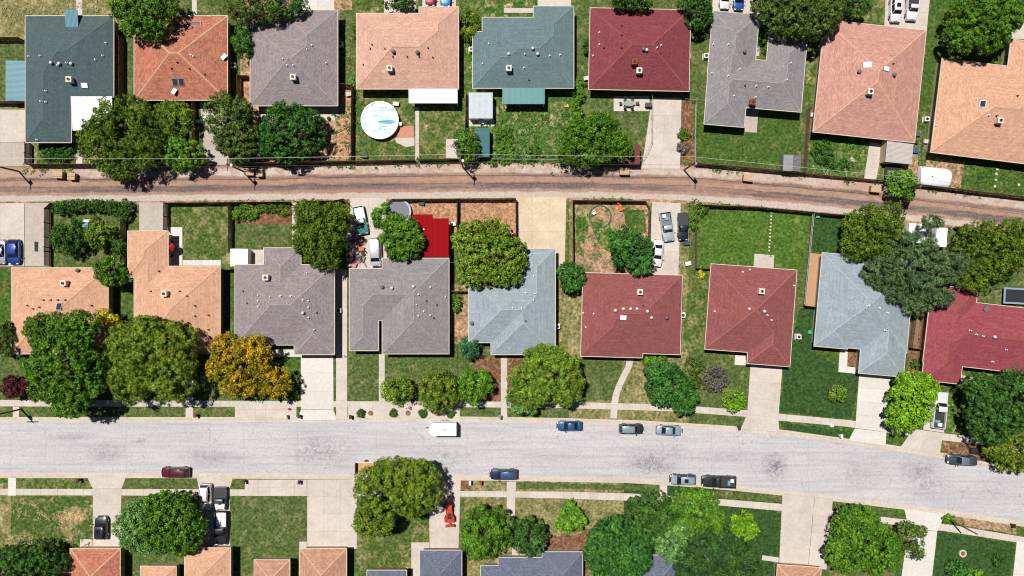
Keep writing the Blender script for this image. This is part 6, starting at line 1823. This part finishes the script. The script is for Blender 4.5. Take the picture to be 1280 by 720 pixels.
# small things by walls and fences
for k, (px, py, cc, nm, lb) in enumerate(((258, 148, (.8, .8, .8, 1), 'storage_box', 'white storage box beside the concrete back driveway'), (250, 160, C(60, 90, 120), 'storage_box', 'blue storage box beside the concrete back driveway'), (249, 152, C(200, 205, 210), 'storage_box', 'pale grey storage box beside the back driveway fence'),
        (402, 148, C(220, 215, 208), 'plant_tub', 'white plant tub on the patio behind the grey brown roof'), (411, 148, C(120, 60, 50), 'plant_tub', 'brown plant tub on the patio behind the grey brown roof'), (436, 118, C(214, 200, 186), 'storage_box', 'tall beige storage box left of the round pool yard'), (456, 195, C(40, 40, 40), 'storage_box', 'small black box at the bottom left of the pool yard'),
        (495, 130, (.75, .7, .6, 1), 'storage_box', 'cream filter box above the round pool'), (602, 152, (.75, .78, .8, 1), 'storage_box', 'white chest under the ribbed grey shed'), (733, 98, C(230, 220, 215), 'storage_box', 'white box left of the dark red roof corner'), (732, 106, C(150, 60, 50), 'plant_tub', 'red brown tub left of the dark red roof corner'),
        (810, 132, C(70, 74, 78), 'grill', 'dark covered barbecue at the edge of the patio'), (868, 170, C(60, 66, 74), 'plant_tub', 'dark round tub beside the white rail fence'), (1013, 144, C(230, 226, 220), 'storage_box', 'white boxes beside the rose salmon roof corner'), (1146, 168, C(90, 94, 100), 'storage_box', 'grey box left of the apricot roof'), (1144, 189, C(40, 100, 170), 'storage_box', 'bright blue tub beside the dirty white shed'),
        (1157, 177, C(220, 214, 208), 'storage_box', 'white tub left of the apricot roof wall'), (1144, 177, C(70, 60, 60), 'storage_box', 'dark box left of the apricot roof wall'), (860, 329.5, (.8, .8, .8, 1), 'storage_box', 'white chest at the end of the grass strip by the black pickup'), (858, 304, C(50, 80, 100), 'storage_box', 'small blue grey cart behind the black pickup'),
        (437, 325, C(200, 190, 184), 'storage_box', 'large pale box under the olive tree at the roof corner'), (527, 254, C(50, 54, 58), 'storage_box', 'dark low bench under the alley fence above the red roof'), (566, 280, (.78, .78, .76, 1), 'storage_box', 'white narrow chest right of the bright red roof'), (1022, 270, C(70, 200, 150), 'plastic_toy', 'bright turquoise toy on the dark lawn by the fence'), (1012, 415, C(60, 190, 130), 'plastic_toy', 'upper green toy left of the pale blue roof'),
        (1073, 337, C(190, 110, 80), 'storage_box', 'terracotta tub between the olive tree and the pale blue roof'), (1156, 463, (.8, .82, .8, 1), 'satellite_dish', 'white box at the lower corner of the crimson roof'), (1178, 484, C(200, 150, 130), 'plant_tub', 'terracotta pots above the white pickup'), (1112, 216, C(150, 150, 150), 'storage_box', 'grey bin beside the dark tarp near the alley'))):
    mt = plain('small_thing_%s' % lb.split()[0] + str(k), cc, .6, var=.15)
    a, b, h_ = (.5, .32, .5) if nm == 'storage_box' else ((.3, .3, .4) if nm != 'grill' else (.55, .35, .9))
    nm2 = {'satellite_dish': 'storage_box'}.get(nm, nm)
    if nm == 'plant_tub': parts = [('tub', MB().lathe([(.26, 0), (.36, .42), (.31, .42), (.28, .34)], 12), mt), ('plant', MB().lathe([(.2, .3), (.3, .5), (.18, .7), (.03, .75)], 9), LEAF['deep'])]
    else: parts = [('box', B(-a, -b, 0, a, b, h_), mt), ('lid', B(-a - .03, -b - .03, h_, a + .03, b + .03, h_ + .06), mt), ('handle', B(-.12, -b - .07, h_ - .15, .12, -b - .035, h_ - .1), M_DARK)]
    simple(nm2, lb, {'storage_box': 'box', 'plant_tub': 'plant tub', 'plastic_toy': 'toy', 'grill': 'barbecue'}[nm2], px, py, .4, parts, (k * 37) % 30 - 15)

# ---------------------------------------------------------------- utility poles and wires
M_POLE = plain('pole_wood', C(120, 96, 78), .9, var=.3)
def pole(label, tx, ty, H=8.0, arm=0.0, arms=True):
    w = P(tx, ty, H)
    r = empty('utility_pole', (w.x, w.y, 0), arm, label, 'utility pole', 'utility poles')
    MB().lathe([(.17, 0), (.15, 3), (.11, H)], 10).build('pole', M_POLE, r, 50)
    if arms:
        a = MB().box(-.06, -1.1, H - .55, .06, 1.1, H - .4).build('crossarm', M_POLE, r)
        for y in (-1, -.45, .45, 1): MB().lathe([(.05, H - .4), (.07, H - .3), (.04, H - .2)], 8, (0, y)).build('insulator', M_CREAM, a)
        MB().lathe([(.26, H - 2.1), (.28, H - 1.9), (.28, H - 1.1), (.24, H - 1.0)], 12, (.4, 0)).build('transformer', M_METAL, r)
    return w
tops = []
for lb, tx, ty in (('wooden utility pole with crossarm at the left end of the alley', -16, 205), ('wooden utility pole with crossarm right of the back driveway', 283, 205), ('wooden utility pole with crossarm beside the teal shed', 575, 199.5), ('wooden utility pole with crossarm left of the green lawn', 869, 203), ('wooden utility pole behind the small bright alley tree', 1152, 230)):
    tops.append(pole(lb, tx, ty))
pole('wooden street pole beside the right lawn casting a long shadow', 1222, 668, 8.0, .3, False)
pole('wooden street pole at the left edge of the street', -13, 521, 8.0, 1.57)
M_WIRE = plain('bright_wire', C(226, 222, 218), .5)
M_WIRED = plain('dark_wire', C(70, 70, 74), .6)
def wire(label, a, b, sag, mat, rad=.025):
    pts = [a.lerp(b, i / 16) - Vector((0, 0, sag * 4 * (i / 16) * (1 - i / 16))) for i in range(17)]
    o0 = pts[0].copy()
    o = MB().tube([p - o0 for p in pts], rad, 5).build('power_line', mat)
    o.location = o0
    prop(o, label, 'power line', 'power lines along the alley')
spans = ['the left back driveway span of the alley', 'the pool yard span of the alley', 'the dark red house span of the alley', 'the right hand span of the alley']
for i in range(4):
    a, b = tops[i] - Vector((0, 0, .2)), tops[i + 1] - Vector((0, 0, .2))
    for dy, nm, m, rr_ in ((1.0, 'northern', M_WIRE, .03), (-.45, 'southern', M_WIRED, .022)):
        wire('thin %s wire over %s' % (nm, spans[i]), a + Vector((0, dy, 0)), b + Vector((0, dy, 0)), .25, m, rr_)
a = tops[4] - Vector((0, 0, .2)); b = P(1420, 262, 7.8)
wire('thin wire over the alley at the right edge', a + Vector((0, 1, 0)), b, .25, M_WIRED)
# weeds along fences, verges and in rough yards: nobody could count them
rngw = np.random.default_rng(3)
def weeds(name, spots, n, spread, size, mat):
    c = []
    for (xa, ya, xb, yb) in spots:
        L = math.hypot(xb - xa, yb - ya)
        m = max(3, int(n * L / 100))
        t_ = rngw.uniform(0, 1, m)
        c += [(xa + (xb - xa) * u + rngw.normal(0, spread), ya + (yb - ya) * u + rngw.normal(0, spread)) for u in t_]
    vs, fs = [], []
    for px, py in c:
        p = P(px, py, .13)
        k = rngw.integers(5, 12)
        r0 = rngw.uniform(.5, 1.4) * size
        for _ in range(k):
            a = rngw.uniform(0, 6.28)
            d = Vector((math.cos(a), math.sin(a), 0)); s_ = Vector((-d.y, d.x, 0)) * r0 * .28
            o = p + Vector((rngw.normal(0, r0 * .5), rngw.normal(0, r0 * .5), 0))
            q = len(vs)
            vs += [tuple(o - s_ * .4), tuple(o + d * r0 * .5 - s_ + Vector((0, 0, r0 * .45))), tuple(o + d * r0 + Vector((0, 0, r0 * .3))), tuple(o + d * r0 * .5 + s_ + Vector((0, 0, r0 * .45)))]
            fs.append((q, q + 1, q + 2, q + 3))
    mb = MB(); mb.v, mb.f = vs, fs
    o = mb.build(name, mat)
    o['kind'] = 'stuff'
along_n = [(x, atop(x) - 5, x + 20, atop(x + 20) - 5) for x in range(30, 1280, 20) if not 798 < x < 850 and not 240 < x < 290]
along_n += [(x, atop(x) + 1, x + 20, atop(x + 20) + 1) for x in range(30, 1280, 20) if not 780 < x < 850]
along_s = [(x, abot(x) + 2, x + 20, abot(x + 20) + 2) for x in range(60, 1280, 20) if not 425 < x < 485 and not 640 < x < 705 and not 800 < x < 850 and not 160 < x < 205]
weeds('weeds', [q for q in along_n + along_s if random.random() < .5], 34, 1.5, .3, LEAF['olive'])
weeds('weeds', [(592, 150, 712, 150), (620, 165, 690, 165), (620, 180, 690, 185), (630, 195, 690, 198), (330, 200, 436, 195), (425, 120, 438, 190), (1012, 172, 1075, 180), (1012, 205, 1070, 212), (1210, 210, 1270, 220), (444, 118, 444, 195)], 50, 7, .34, LEAF['deep'])
weeds('weeds', [(592, 140, 712, 140), (600, 170, 700, 190), (450, 190, 575, 190), (530, 130, 575, 130), (30, 660, 110, 690), (870, 270, 1005, 275), (870, 300, 1000, 310), (880, 190, 995, 200), (220, 270, 285, 320), (435, 450, 470, 495), (490, 455, 570, 460), (1190, 500, 1205, 535), (450, 675, 505, 700), (650, 640, 735, 660)], 40, 8, .22, LEAF['olive'])
weeds('dry_weeds', [(590, 135, 715, 160), (600, 175, 690, 195), (20, 640, 110, 650), (718, 265, 805, 300), (580, 260, 640, 268), (0, 20, 150, 5), (420, 20, 440, 100), (1180, 560, 1235, 572), (700, 460, 705, 495), (718, 300, 800, 320)], 60, 6, .22, plain('dry_stalks', C(196, 176, 128), .9, var=.25))
#PART6
